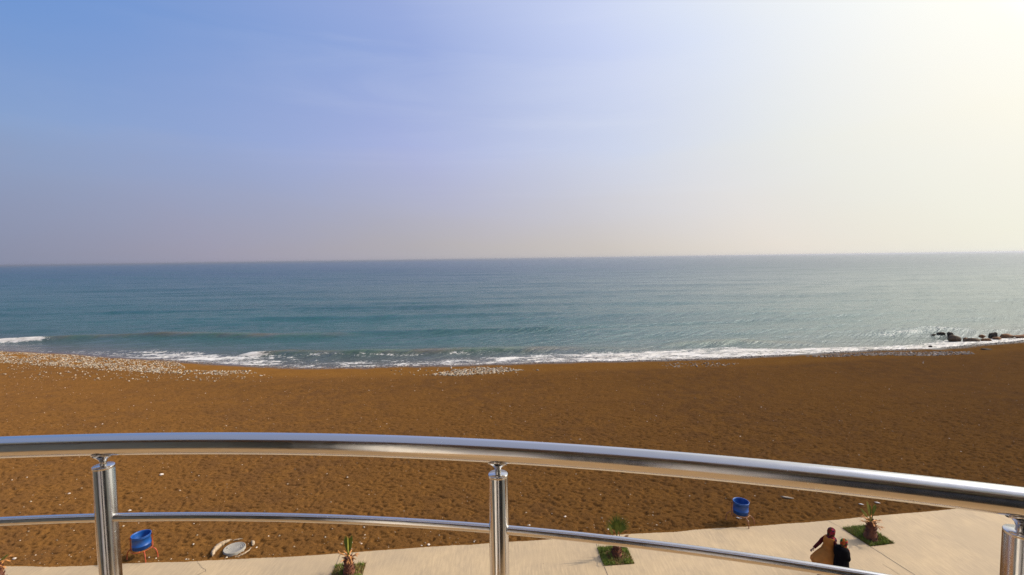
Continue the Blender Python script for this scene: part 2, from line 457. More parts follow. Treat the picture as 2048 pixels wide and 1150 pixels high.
# ------------------------------------------------------------------ promenade
pits_px = {'left': [(-62, 1160), (8, 1156), (-40, 1195), (-120, 1200)],
           1: [(671.6, 1130), (731.7, 1126.5), (722, 1161), (655, 1166)],
           2: [(1194, 1095), (1252, 1093), (1269, 1127.5), (1207.5, 1132)],
           3: [(1684, 1056.5), (1731, 1052), (1789, 1087), (1741, 1093)]}
PZ = 0.03
pits3 = {k: [at(a, b, PZ) for a, b in v] for k, v in pits_px.items()}
m_conc, g, b = mat('promenade_concrete')
pos = g.n('ShaderNodeNewGeometry').outputs['Position']
brush = g.n('ShaderNodeMapping', ins={0: pos, 2: (0, 0, R(6)), 3: (7.0, 0.8, 1.0)}).outputs[0]
a1 = g.noise(pos, 0.55, 6, 0.65, 0.5)
a2 = g.noise(brush, 2.2, 4, 0.6)
a3 = g.noise(pos, 5.0, 5, 0.7)
a4 = g.noise(pos, 70.0, 2, 0.6)
c = g.mix(g.mapr(a1, 0.3, 0.7), (0.42, 0.31, 0.185), (0.33, 0.25, 0.16))
c = g.mix(g.mapr(a2, 0.35, 0.7, 0, 0.6), c, (0.50, 0.37, 0.225))
c = g.mix(g.mapr(a3, 0.60, 0.78, 0, 0.45), c, (0.30, 0.23, 0.16))
c = g.mix(g.mapr(a4, 0.3, 0.2, 0, 0.5), c, (0.25, 0.2, 0.15))
stn = g.noise(pos, 0.9, 6, 0.8, 1.5)
c = g.mix(g.mapr(stn, 0.60, 0.72, 0, 0.5), c, (0.27, 0.20, 0.125))
blo = g.noise(pos, 0.16, 4, 0.65, 1.2)
c = g.mix(g.mapr(blo, 0.40, 0.62, 0, 0.55), c, (0.35, 0.265, 0.17))
dsp = g.n('ShaderNodeTexVoronoi', feature='F1', ins={'Vector': pos, 'Scale': 3.1})
c = g.mix(g.m('MULTIPLY', g.mapr(dsp.outputs['Distance'], 0.06, 0.03), g.mapr(g.n('ShaderNodeSeparateColor', ins={0: dsp.outputs['Color']}).outputs[0], 0.80, 0.82, 0, .8)), c, (0.12, 0.08, 0.05))
bn = g.n('ShaderNodeBump', ins={'Strength': 0.35, 'Distance': 0.01, 'Height': g.m('ADD', a2, g.m('MULTIPLY', a4, 0.3))})
setin(g, b, Base_Color=c, Roughness=0.8, Normal=bn.outputs[0], Specular_IOR_Level=0.3)
# slab outline with the tree pits cut through: triangulated from edge polyline + holes
bm = bmesh.new()
outer = []
xs = np.arange(EX[0], EX[-1], 0.35)
for x in xs:
    outer.append(bm.verts.new((x, float(edgeY(x)) + 0.035 * (random.random() - 0.5) * (1 if random.random() < .5 else .3), PZ)))
outer += [bm.verts.new((EX[-1], -12, PZ)), bm.verts.new((EX[0], -12, PZ))]
edges = [bm.edges.new((outer[i], outer[(i + 1) % len(outer)])) for i in range(len(outer))]
holes = []
for k, q in pits3.items():
    hv = []
    for i in range(4):
        a_, b_ = q[i], q[(i + 1) % 4]
        for s in range(6):
            p = a_.lerp(b_, s / 6)
            hv.append(bm.verts.new((p.x + random.uniform(-.012, .012), p.y + random.uniform(-.012, .012), PZ)))
    edges += [bm.edges.new((hv[i], hv[(i + 1) % len(hv)])) for i in range(len(hv))]
bmesh.ops.triangle_fill(bm, use_beauty=True, edges=edges, normal=(0, 0, 1))
for f in bm.faces:
    if f.normal.z < 0: f.normal_flip()
r = bmesh.ops.extrude_face_region(bm, geom=bm.faces[:])
bmesh.ops.translate(bm, vec=(0, 0, -0.14), verts=[v for v in r['geom'] if isinstance(v, bmesh.types.BMVert)])
bmesh.ops.recalc_face_normals(bm, faces=bm.faces[:])
prom = from_bm('promenade', bm, m_conc, smooth=False)
tag(prom, kind='structure')
# sand blown over the edge of the concrete
bm = bmesh.new()
prev = None
for x in np.arange(-40, 45, 0.06):
    w_ = 0.20 * max(0, float(vnoise(np.array([x * .9]), np.array([2.2]), 95)[0]) - .42) ** 1.0 * .5 + 0.02 * random.random() * (random.random() < .6)
    e_ = float(edgeY(x))
    cur = (bm.verts.new((x, e_ + .05, PZ + .004)), bm.verts.new((x, e_ - .0 - w_, PZ + .004)))
    if prev: bm.faces.new((prev[0], prev[1], cur[1], cur[0]))
    prev = cur
tag(from_bm('sand_drift', bm, m_sand, smooth=False), kind='structure')
# sawn joints: thin dark filler strips
m_joint = simple('joint_filler', (0.13, 0.10, 0.075), 0.9)
bm = bmesh.new()
def jline(a, b, w=0.014, jit=0.02):
    a, b = at(*a, PZ), at(*b, PZ)
    n = 14
    prev = None
    for i in range(n + 1):
        p = a.lerp(b, i / n)
        dv = (b - a).normalized(); sv = Vector((-dv.y, dv.x, 0))
        p = p + sv * random.uniform(-jit, jit) * (0 < i < n)
        ww = w * random.uniform(.6, 1.2) / 2
        cur = (bm.verts.new((p.x - sv.x * ww, p.y - sv.y * ww, PZ + .004)), bm.verts.new((p.x + sv.x * ww, p.y + sv.y * ww, PZ + .004)))
        if prev: bm.faces.new((prev[0], prev[1], cur[1], cur[0]))
        prev = cur
jline((1188, 1073), (1194, 1094), .02, .004); jline((1208, 1133), (1222, 1165), .022, .004)
jline((1655, 1041), (1684, 1056), .018, .004); jline((1742, 1094), (1850, 1163), .026, .006)
jline((681, 1107), (672, 1129), .02, .004)
jline((500, 1117), (560, 1109), .0, .0)
jline((395, 1150), (412, 1142), .02, .03); jline((412, 1142), (392, 1122), .012, .03)
jline((1765, 1128), (1800, 1150), .012, .006)
tag(from_bm('promenade_joint', bm, m_joint, smooth=False), kind='structure')

# ------------------------------------------------------------------ pebbles (countless)
def stone_proto(seed, flat=0.6):
    bm = bmesh.new()
    bmesh.ops.create_icosphere(bm, subdivisions=1, radius=1)
    rr = random.Random(seed)
    for v in bm.verts:
        v.co *= rr.uniform(0.8, 1.12)
    co = np.array([v.co[:] for v in bm.verts]) * [1, rr.uniform(.6, .9), flat]
    bm.verts.index_update()
    fa = np.array([[v.index for v in f.verts] for f in bm.faces])
    bm.free()
    return co, fa
protos = [stone_proto(s) for s in range(8)]
PAL_LIGHT = np.array([(.30, .20, .11), (.36, .27, .17), (.62, .55, .45), (.55, .50, .44), (.70, .62, .50), (.42, .40, .37), (.50, .36, .25), (.34, .32, .29), (.68, .66, .62), (.48, .42, .33), (.22, .19, .16)])
PAL_DARK = np.array([(.14, .12, .11), (.22, .19, .17), (.30, .26, .22), (.42, .37, .33), (.10, .08, .07), (.20, .13, .09)])
PAL_WHITE = np.array([(.60, .50, .38), (.45, .36, .26), (.7, .62, .52), (.33, .25, .17)])
def stones(name, P, S, pal, m, label, cat):
    cos, fas, cols, off = [], [], [], 0
    for i in range(len(P)):
        co, fa = protos[i % 8]
        a = rng.random() * 6.28
        ca, sa = math.cos(a), math.sin(a)
        s = S[i]
        x = (co[:, 0] * ca - co[:, 1] * sa) * s + P[i, 0]
        y = (co[:, 0] * sa + co[:, 1] * ca) * s + P[i, 1]
        z = co[:, 2] * s + P[i, 2]
        cos.append(np.stack([x, y, z], -1)); fas.append(fa + off); off += len(co)
        cols.append(np.tile(pal[rng.integers(len(pal))] * rng.uniform(.75, 1.15), (len(co), 1)))
    me = raw_mesh(name, np.concatenate(cos), np.concatenate(fas), {'tint': np.concatenate(cols)})
    o = link(name, me, m, smooth=True)
    return tag(o, label, cat, kind='stuff')
m_peb, g, b = mat('pebble')
tint = g.n('ShaderNodeAttribute', attribute_name='tint').outputs['Color']
pos = g.n('ShaderNodeNewGeometry').outputs['Position']
setin(g, b, Base_Color=g.mix(0.35, tint, g.mix(g.noise(pos, 12, 3), (0.6, 0.6, 0.6), (1.2, 1.15, 1.1)), 'MULTIPLY'), Roughness=0.85, Specular_IOR_Level=0.1)

def in_poly(px, n):
    poly = [at(a, b, -0.05) for a, b in px]
    X = np.array([p.x for p in poly]); Y = np.array([p.y for p in poly])
    out = []
    while len(out) < n:
        x = rng.uniform(X.min(), X.max()); y = rng.uniform(Y.min(), Y.max())
        c_ = False; j = len(X) - 1
        for i in range(len(X)):
            if (Y[i] > y) != (Y[j] > y) and x < (X[j] - X[i]) * (y - Y[i]) / (Y[j] - Y[i]) + X[i]: c_ = not c_
            j = i
        if c_: out.append((x, y))
    return np.array(out)
def put(P, s0, s1):
    S = s0 * np.exp(rng.random(len(P)) ** 2 * math.log(s1 / s0))
    z = beach_z(P[:, 0], P[:, 1])
    return np.column_stack([P, z + S * 0.15]), S
def fade(P, n_keep_noise=0.75, f=0.8):
    k = vnoise(P[:, 0] * f, P[:, 1] * f, 90) > n_keep_noise * rng.random(len(P))
    return P[k]
PAL_LIGHT = PAL_LIGHT * np.array([0.72, 0.66, 0.58])
A = in_poly([(-420, 677), (-150, 695), (0, 702), (150, 709), (250, 717), (350, 723), (380, 738), (300, 741), (180, 738), (60, 731), (0, 727), (-300, 722)], 13000)
A2 = in_poly([(150, 722), (300, 734), (400, 742), (505, 741), (515, 748), (430, 751), (330, 748), (200, 741)], 2200)
A3 = in_poly([(0, 725), (200, 740), (420, 748), (560, 752), (520, 770), (300, 765), (0, 760), (-200, 740)], 520)
P, S = put(fade(np.concatenate([A, A2, A3])), 0.045, 0.125)
stones('pebbles', P, S, PAL_LIGHT, m_peb, 'pale cream and grey pebbles banked along the water on the left', 'pebbles')
A = in_poly([(858, 753), (885, 745), (915, 739), (960, 735), (1010, 736), (1048, 742), (1010, 746), (965, 753), (905, 756)], 760)
A2 = in_poly([(780, 740), (860, 735), (1060, 733), (1080, 742), (1000, 757), (860, 757), (780, 752)], 70)
P, S = put(np.concatenate([A, A2]), 0.07, 0.16)
stones('pebbles', P, S, PAL_LIGHT, m_peb, 'small fan of pale pebbles on the sand just below the wash at the centre', 'pebbles')
# tide line of dark stones
xx = rng.uniform(-40, 62, 3600)
keep = vnoise(xx * 0.25, xx * 0, 91) > 0.25
xx = xx[keep]
yy = shoreY(xx) - 0.15 - rng.random(len(xx)) ** 1.6 * np.interp(xx, [-40, 0, 25, 40, 62], [1.0, 1.2, 1.4, 1.8, 1.5])
P, S = put(np.column_stack([xx, yy]), 0.035, 0.10)
stones('pebbles', P, S, PAL_DARK, m_peb, 'thin dark line of wet pebbles at the edge of the wash', 'pebbles')
A = in_poly([(1600, 712), (1760, 705), (1850, 704), (1940, 704), (1950, 710), (1870, 714), (1740, 712), (1650, 715)], 1100)
A2 = in_poly([(1310, 727), (1400, 724), (1480, 728), (1440, 736), (1340, 738)], 120)
P, S = put(np.concatenate([A, A2]), 0.06, 0.14)
stones('pebbles', P, S, np.concatenate([PAL_DARK, PAL_LIGHT[5:8]]), m_peb, 'grey pebble bank on the sand below the rocks on the right', 'pebbles')
# loose stones all over the sand
pp = []
while len(pp) < 1150:
    tt = rng.uniform(-1.3, 1.3); y = rng.uniform(17, 44); x = tt * y
    if y < edgeY(x) + 0.2: continue
    dens = np.interp(x, [-40, -10, 15, 50], [1, .65, .35, .35]) * (0.35 + 0.9 * vnoise(np.array([x * .2]), np.array([y * .2]), 93)[0])
    if rng.random() < dens: pp.append((x, y))
xe = rng.uniform(-24, 6, 170); ye = edgeY(xe) + 0.08 + rng.random(170) ** 2 * 1.2
P, S = put(np.concatenate([np.array(pp), np.column_stack([xe, ye])]), 0.015, 0.052)
stones('pebbles', P, S, PAL_WHITE, m_peb, 'loose white stones and shell bits scattered over the brown sand', 'pebbles')

# ------------------------------------------------------------------ single stones and rocks
def rock_mesh(bm, seed, size, sub=3, rough=0.35, c=(0, 0, 0), rz=0.0, tilt=0.0):
    r = bmesh.ops.create_icosphere(bm, subdivisions=sub, radius=1)
    rr = random.Random(seed)
    planes = [(Vector((rr.gauss(0, 1), rr.gauss(0, 1), rr.gauss(0, 1))).normalized(), rr.uniform(.62, .95)) for _ in range(9)]
    from mathutils import noise as mn
    for v in r['verts']:
        p = v.co.copy()
        for n_, d_ in planes:
            k = p.dot(n_)
            if k > d_: p -= n_ * (k - d_)
        p += v.co * rough * 0.35 * mn.noise(v.co * 1.7 + Vector((seed, 0, 0)))
        p += v.co * rough * 0.12 * mn.noise(v.co * 5 + Vector((0, seed, 0)))
        v.co = Vector((p.x * size[0], p.y * size[1], p.z * size[2]))
    bmesh.ops.transform(bm, matrix=Matrix.Translation(c) @ Matrix.Rotation(rz, 4, 'Z') @ Matrix.Rotation(tilt, 4, 'Y'), verts=r['verts'])
m_rock = simple('sea_rock', (0.13, 0.085, 0.05), 0.85, var=.7, scale=4, bump=1.0, bscale=8, spec=.2)
m_rockd = simple('dark_rock', (0.045, 0.032, 0.022), 0.9, var=.5, scale=3, bump=1.0, bscale=12, spec=.15)
m_rocko = simple('ochre_rock', (0.22, 0.10, 0.04), 00.85, var=.6, scale=4, bump=1.0, bscale=8, spec=.2)
m_white = simple('white_stone', (0.72, 0.62, 0.52), 0.6, var=.2, scale=20)
def rock(px, py, size, m, label, seed, rz=0, tilt=0, z=SEA, dz=0.0, cat='rock', name='rock', group='rocks at the edge of the sea'):
    p = at(px, py, z)
    bm = bmesh.new()
    rock_mesh(bm, seed, size, rz=rz, tilt=tilt)
    o = from_bm(name, bm, m)
    o.location = (p.x, p.y, z + dz)
    return tag(o, label, cat, group)
def mw(px, py): return at(px, py, SEA).length
rock(1882, 668, (.55, .35, .28), m_rockd, 'small low dark rock in the water, farthest left of the sea rocks', 3)
rock(1867, 669.5, (.32, .2, .12), m_rockd, 'flat dark rock barely above water left of the low dark rock', 4)
rock(1900, 670, (.36, .36, .50), m_rockd, 'upright dark boulder standing in water behind the large pointed rock', 5, .4, .3)
rock(1909, 678, (.80, .55, .55), m_rock, 'large pointed brown rock ringed by white foam', 8, .2, .15)
rock(1943, 681, (1.05, .5, .34), m_rock, 'long low grey brown rock lying in the white wash', 11, -.1)
rock(1932, 679.5, (.35, .3, .28), m_rocko, 'small tan rock at the left end of the long low rock', 12)
rock(1986, 671, (.60, .35, .46), m_rockd, 'wedge shaped dark rock sloping up to the right behind the ochre rocks', 14, .1, -.55)
rock(1965, 673, (.40, .35, .25), m_rocko, 'rounded ochre rock left of the wedge shaped rock', 15)
rock(1972, 680, (.60, .35, .22), m_rocko, 'rust brown rock at the tip of the wash nearest the sand', 16)
rock(1994, 676.5, (.62, .4, .24), m_rocko, 'rust coloured broken rock below the wedge shaped rock', 18, .3)
rock(2014, 673, (.72, .5, .36), m_rocko, 'bulky ochre rock left of the long ledge', 19, -.2)
rock(2052, 674, (1.8, .6, .40), m_rocko, 'long ochre rock ledge running out of view on the right', 21)
rock(2100, 671, (2.0, .9, .6), m_rock, 'brown rock ledge beyond the right edge of view', 24)
rock(1974, 699.5, (.7, .35, .13), m_rockd, 'flat dark slab on the sand below the sea rocks', 26, .1, .1, -.05, .05, 'rock', 'rock', None)
rock(1861, 693.5, (.22, .16, .12), m_rockd, 'small black stone at the water line left of the rocks', 27, 0, 0, -.2, .04, 'stone', 'stone', None)
for i, (px, py, s, lab) in enumerate([(323, 949.5, .075, 'white oval stone on the sand to the right of the left post'),
                         (138, 987, .05, 'small white stone on the sand left of the left post'),
                         (259, 1020.5, .055, 'white stone on the sand just above the lower rail near the left post'),
                         (857, 1090, .05, 'round white stone on the sand touching the promenade edge'),
                         (29, 1118, .05, 'white stone on the sand beside the palm at the left edge'),
                         (1130, 1033, .045, 'small white stone on the trampled sand right of the middle post')]):
    p = at(px, py)
    bm = bmesh.new(); rock_mesh(bm, 40 + i, (s * 1.3, s, s * .7), sub=2, rz=.5)
    o = from_bm('stone', bm, m_white); o.location = (p.x, p.y, z0(p.x, p.y) + s * .4)
    tag(o, lab, 'stone', 'white stones on the sand')
# driftwood right
m_wood = simple('driftwood', (0.30, 0.24, 0.18), 0.8, var=.5, scale=6, bump=.4)
bm = bmesh.new()
a_, b_ = at(1836, 730.5), at(1868, 733)
pts = [a_.lerp(b_, k / 6) + Vector((0, random.uniform(-.05, .05), .08 + random.uniform(-.03, .05))) for k in range(7)]
sweep(bm, pts, [.10, .09, .08, .06, .06, .05, .02], 8)
sweep(bm, [pts[2], pts[2] + Vector((.12, .15, .2)), pts[2] + Vector((.3, .3, .32))], [.05, .04, .015], 7)
tag(from_bm('driftwood', bm, m_wood), 'bleached stick of driftwood lying on the sand right of centre near the sea', 'driftwood')
bm = bmesh.new(); rock_mesh(bm, 55, (.30, .07, .035), sub=2, rz=-.35)
p = at(1573, 997); o = from_bm('driftwood', bm, m_wood); o.location = (p.x, p.y, z0(p.x, p.y) + .05)
tag(o, 'short pale board scrap on the sand right of the far bin', 'driftwood')
m_lit = simple('pale_scrap', (0.75, 0.70, 0.66), 0.5, var=.15)
for (px, py, lab) in ((1722, 1010, 'crumpled white scrap on the sand left of the palm by the people'), (1755, 1007, 'crumpled white scrap on the sand right of that palm'),
                      (1477.5, 1037, 'pale grey scrap lying on the sand beneath the far bin')):
    bm = bmesh.new(); rock_mesh(bm, int(px), (.09, .04, .022), sub=3, rough=1.4, rz=-.5)
    p = at(px, py); o = from_bm('litter', bm, m_lit); o.location = (p.x, p.y, z0(p.x, p.y) + .035)
    tag(o, lab, 'litter')

# ------------------------------------------------------------------ bins
m_blue, g, b = mat('blue_plastic')
pos = g.n('ShaderNodeTexCoord').outputs['Object']
n = g.noise(pos, 3.5, 5, .6)
c = g.mix(g.mapr(n, .3, .7), (0.004, 0.050, 0.23), (0.006, 0.075, 0.29))
sc = g.noise(g.n('ShaderNodeMapping', ins={0: pos, 3: (1, 1, .25)}).outputs[0], 9, 5, .8, 1.0)
c = g.mix(g.mapr(sc, .66, .75, 0, .5), c, (0.14, 0.20, 0.34))
setin(g, b, Base_Color=c, Roughness=0.42)
def rusty(name, c1, c2):
    m, g, b = mat(name)
    pos = g.n('ShaderNodeTexCoord').outputs['Object']
    n = g.noise(pos, 9, 5, .7)
    setin(g, b, Base_Color=g.mix(g.mapr(n, .45, .6), c1, c2), Roughness=.55)
    return m
m_or = rusty('orange_frame_paint', (0.42, 0.060, 0.012), (0.24, 0.035, 0.012))
m_ru = rusty('rusted_frame', (0.20, 0.06, 0.025), (0.32, 0.14, 0.06))
m_stick = simple('faded_sticker', (0.45, 0.42, 0.40), .6)
def bin_(loc, rz, frame_m, label, sticker, tilt=(0, 0)):
    root = empty('litter_bin', loc, rz)
    tag(root, label, 'bin', 'blue bucket bins at the promenade edge')
    zb, zt, r0, r1 = .37, .86, .272, .285
    bm = bmesh.new()
    lathe(bm, [(0.001, zb), (r0 - .03, zb), (r0, zb + .02), (r0 + .004, zb + .14), (r0 + .013, zb + .145), (r0 + .013, zb + .16), (r0 + .006, zb + .165),
               (r1 - .01, zt - .07), (r1 + .004, zt - .065), (r1 + .004, zt - .05), (r1 - .002, zt - .04), (r1, zt - .012), (r1 + .014, zt - .01), (r1 + .014, zt + .006), (r1 - .006, zt + .006),
               (r1 - .012, zt - .04), (r0 - .008, zb + .03), (.001, zb + .025)], 48)
    bk = from_bm('bucket', bm, m_blue, root)
    bk.rotation_euler = (tilt[0], tilt[1], 0)
    bm = bmesh.new()
    rr = r1 + .03
    ring = [(rr * math.cos(a), rr * math.sin(a), zb - .015) for a in (2 * math.pi * k / 40 for k in range(40))]
    sweep(bm, ring, .011, 8, closed=True)
    for s in (-1, 1):
        sweep(bm, [(s * rr, 0, zb - .02), (s * rr, 0, zt - .03)], .016, 8)
        sweep(bm, [(s * rr, 0, zt - .05), (s * (r1 - .02), 0, zt - .05)], .010, 8)
    sweep(bm, [(-rr, 0, zb - .015), (rr, 0, zb - .015)], .010, 8)
    from_bm('frame', bm, frame_m, root)
    for k in range(4):
        a = math.pi / 4 * (2 * k) + (0.35 if k % 2 else -0.35)
        dx, dy = math.cos(a), math.sin(a)
        bm = bmesh.new()
        pts = [(dx * (rr + e), dy * (rr + e), z) for e, z in ((-.01, zb - .015), (.06, zb - .03), (.13, zb - .09), (.17, zb - .19), (.185, .1), (.19, -.03))]
        sweep(bm, pts, .017, 8)
        from_bm('leg', bm, frame_m, root)
    if sticker:
        bm = bmesh.new()
        a0 = -2.3 - rz
        vs = []
        for i in range(5):
            for j in range(2):
                aa = a0 + (i - 2) * .065
                z = zb + .30 + j * .085
                r_ = r0 + (r1 - r0) * (z - zb) / (zt - zb) + .010
                vs.append(bm.verts.new((r_ * math.cos(aa), r_ * math.sin(aa), z)))
        for i in range(4): bm.faces.new((vs[i * 2], vs[i * 2 + 2], vs[i * 2 + 3], vs[i * 2 + 1]))
        from_bm('sticker', bm, m_stick, root)
    return root
p = at(285, 1115)
bin_((p.x, p.y, 0), R(28), m_or, 'blue bucket bin with faded sticker on a bright orange frame beside the left post', True)
p = at(1480, 1044.5)
bin_((p.x, p.y, 0), R(-8), m_ru, 'plain blue bucket bin on a rusty brown frame at the far promenade edge', False, (0.0, 0.03))

# ------------------------------------------------------------------ manhole
p = at(469, 1099)
m_mh, g, b = mat('manhole_concrete')
pos = g.n('ShaderNodeTexCoord').outputs['Object']
wv = g.n('ShaderNodeTexWave', wave_type='RINGS', rings_direction='Z', ins={'Vector': pos, 'Scale': 5.0, 'Distortion': 1.5, 'Detail': 2})
n = g.noise(pos, 7, 5, .7)
c = g.mix(g.mapr(n, .3, .7), (0.31, 0.28, 0.235), (0.23, 0.21, 0.18))
c = g.mix(g.mapr(wv.outputs['Fac'], .3, .0, 0, .35), c, (0.24, 0.22, 0.2))
bn = g.n('ShaderNodeBump', ins={'Strength': .6, 'Distance': .01, 'Height': g.m('ADD', wv.outputs['Fac'], n)})
setin(g, b, Base_Color=c, Roughness=.75, Normal=bn.outputs[0])
m_col = simple('pit_collar_concrete', (0.42, 0.31, 0.20), .85, var=.35, scale=6, bump=.5)
root = empty('manhole', (p.x, p.y, 0))
tag(root, 'round grey concrete manhole cover half dug out of the sand with a broken collar', 'manhole')
bm = bmesh.new()
lathe(bm, [(.36, -.1), (.365, .055), (.355, .072), (.335, .077), (.33, .07), (.12, .073), (.001, .075)], 64)
for s in (-1, 1):
    box(bm, (s * .24, .02 * s, .077), (.06, .045, .02), .4, .004)
from_bm('cover', bm, m_mh, root)
def arc_piece(a0, a1, r, w, z, n=24, seed=0):
    rr = random.Random(seed)
    bm = bmesh.new()
    pts, rads = [], []
    for i in range(n + 1):
        u = i / n
        a = a0 + (a1 - a0) * u
        rj = r + rr.uniform(-.02, .02)
        pts.append((rj * math.cos(a), rj * math.sin(a), z)); rads.append(max(.012, w * math.sin(math.pi * (0.08 + .84 * u)) * rr.uniform(.75, 1.1)))
    sweep(bm, pts, rads, 8)
    return bm
from_bm('collar', arc_piece(R(128), R(222), .66, .10, .07, seed=1), m_col, root)
from_bm('collar', arc_piece(R(95), R(124), .62, .03, .03, seed=2), m_col, root)
from_bm('collar', arc_piece(R(18), R(52), .60, .06, .03, seed=3), m_col, root)
from_bm('collar', arc_piece(R(-58), R(6), .58, .03, .025, seed=4), m_col, root)

# ------------------------------------------------------------------ palms and grass
m_leaf = simple('palm_leaf', (0.045, 0.085, 0.014), .5, var=.1, scale=3, c2=(0.12, 0.14, 0.018), spec=.2)
m_leafy = simple('yellowing_palm_leaf', (0.28, 0.24, 0.03), .5, var=.2, scale=4, c2=(0.14, 0.16, 0.02))
m_dry = simple('dry_frond', (0.58, 0.25, 0.06), .7, var=.4, scale=10, c2=(0.30, 0.13, 0.045))
m_trunk = simple('palm_trunk_fibre', (0.17, 0.055, 0.022), .9, var=.5, scale=9, bump=1.0, bscale=30, c2=(0.05, 0.018, 0.012))
m_soil = simple('pit_soil', (0.11, 0.075, 0.035), .95, var=.4, scale=6, bump=.5)
m_grass, g, b = mat('grass_blade')
tint = g.n('ShaderNodeAttribute', attribute_name='tint').outputs['Color']
setin(g, b, Base_Color=tint, Roughness=.6)

def seg(bm, p0, d, up, L, w, droop=.15, n=5):
    """one narrow pleated leaflet"""
    side = d.cross(up).normalized()
    prev = None
    for i in range(n + 1):
        u = i / n
        p = p0 + d * L * u - Vector((0, 0, 1)) * droop * L * u * u
        ww = w * (1 - u ** 2.2) * (0.55 + .45 * min(1, u * 4)) + .0008
        cur = (bm.verts.new(p - side * ww), bm.verts.new(p + up * ww * .6), bm.verts.new(p + side * ww))
        if prev:
            bm.faces.new((prev[0], prev[1], cur[1], cur[0])); bm.faces.new((prev[1], prev[2], cur[2], cur[1]))
        prev = cur

def fan(bm, base, direc, normal, stalk, L, spread, n, w=.017, droop=.05, seed=0, cup=.15):
    rr = random.Random(seed)
    d = Vector(direc).normalized(); nn = Vector(normal); nn = (nn - d * nn.dot(d)).normalized()
    side = d.cross(nn)
    hub = Vector(base) + d * stalk
    sweep(bm, [base, Vector(base) + d * stalk * .5 - Vector((0, 0, .01)), hub], [.018, .013, .009], 7)
    for i in range(n):
        a = spread * (i / (n - 1) - .5) * 2 + rr.uniform(-.02, .02)
        dd = (d * math.cos(a) + side * math.sin(a) + nn * cup * abs(math.sin(a))).normalized()
        seg(bm, hub, dd, nn, L * (1 - .28 * abs(a / max(spread, .01)) ** 2) * rr.uniform(.92, 1.04), w * (1.9 if spread < .3 else .85) * rr.uniform(.8, 1.2), droop * rr.uniform(.3, 1.5))

def trunk_bm(h, r0, r1, seed, n=18):
    rr = random.Random(seed)
    bm = bmesh.new()
    k = 11
    pts = [(rr.uniform(-.012, .012), rr.uniform(-.012, .012), -.05 + (h + .05) * i / k) for i in range(k + 1)]
    rads = [(r0 + (r1 - r0) * (i / k) ** .8) * (1 + (.10 if i % 2 else -.03)) for i in range(k + 1)]
    sweep(bm, pts, rads, n)
    # old leaf-base boots
    for i in range(46):
        z = rr.uniform(.08, h * .98); u = z / h
        r = (r0 + (r1 - r0) * u ** .8) * .93
        a = i * 2.4
        c_ = Vector((r * math.cos(a), r * math.sin(a), z)); o_ = Vector((math.cos(a) * .05, math.sin(a) * .05, .085))
        sweep(bm, [c_, c_ + o_ * .6, c_ + o_], [.035, .028, .006], 6, squash=.5)
    return bm

def palm(base, hgt, r0, leaves, dry, label, seed, trunk_h=.55):
    root = empty('palm_tree', base)
    tag(root, label, 'palm tree', 'young palms along the promenade')
    tr = from_bm('trunk', trunk_bm(trunk_h, r0 * 1.3, r0 * .58, seed), m_trunk, root)
    rr = random.Random(seed)
    # dried stalks
    for i in range(dry):
        bm = bmesh.new()
        a = i * 2.399 + rr.uniform(-.3, .3)
        el = rr.uniform(-.15, .75)
        L = rr.uniform(.16, .30)
        z = trunk_h * rr.uniform(.86, 1.12)
        dd = Vector((math.cos(a) * math.cos(el), math.sin(a) * math.cos(el), math.sin(el)))
        b0 = Vector((math.cos(a) * r0 * .35, math.sin(a) * r0 * .35, z))
        sweep(bm, [b0, b0 + dd * L * .5, b0 + dd * L - Vector((0, 0, .03))], [.032, .026, .016], 6, squash=.45)
        if i % 2 == 0:
            for s in range(7):
                d2 = (dd + Vector((rr.uniform(-.5, .5), rr.uniform(-.5, .5), rr.uniform(-.8, .1)))).normalized()
                seg(bm, b0 + dd * L * .9, d2, Vector((0, 0, 1)), rr.uniform(.08, .17), .012, .3, 3)
        from_bm('dry_frond', bm, m_dry, root)
    for i, (dx, dy, dz, nx, ny, nz, stalk, L, spread, n, ml) in enumerate(leaves):
        bm = bmesh.new()
        fan(bm, Vector((dx * .03, dy * .03, trunk_h * .97)), (dx, dy, dz), (nx, ny, nz), stalk, L, spread, n, seed=seed * 10 + i)
        from_bm('leaf', bm, ml, root)
    return root

def mid3(q): return (q[0] + q[1] + q[2] + q[3]) / 4
c1 = at(698, 1151); c2 = at(1233, 1115); c3 = at(1741, 1081); c0 = at(-4, 1168)
palm((c1.x, c1.y, 0), 1.3, .17, [(-.10, .0, 1, 0, -1, .1, .20, .58, .16, 12, m_leaf), (.16, .05, 1, 0, -1, 0, .22, .55, .13, 12, m_leaf), (.03, -.08, 1, 1, 0, 0, .16, .60, .12, 10, m_leafy),
      (.02, .1, 1, 0, 1, .1, .2, .5, .16, 10, m_leaf)],
     15, 'small palm with tied upright leaves and orange dry stubs left of the middle post', 1, .66)
palm((c2.x, c2.y, 0), 1.45, .17, [(.06, .06, 1, 0, -1, .15, .50, .66, 1.35, 38, m_leaf), (-.02, -.10, 1, 0, -1, .1, .42, .48, .20, 16, m_leaf), (.30, .0, 1, .1, -1, 0, .40, .42, .55, 16, m_leaf),
      (-.36, 0, 1, 0, -1, .2, .38, .42, .16, 9, m_leafy), (.12, .2, 1, 0, -1, .3, .40, .55, .8, 11, m_leafy), (.75, -.1, .7, 0, -.6, 1, .28, .28, .3, 8, m_dry)],
     7, 'small palm with one wide open round fan of leaves behind the lower rail', 2, .50)
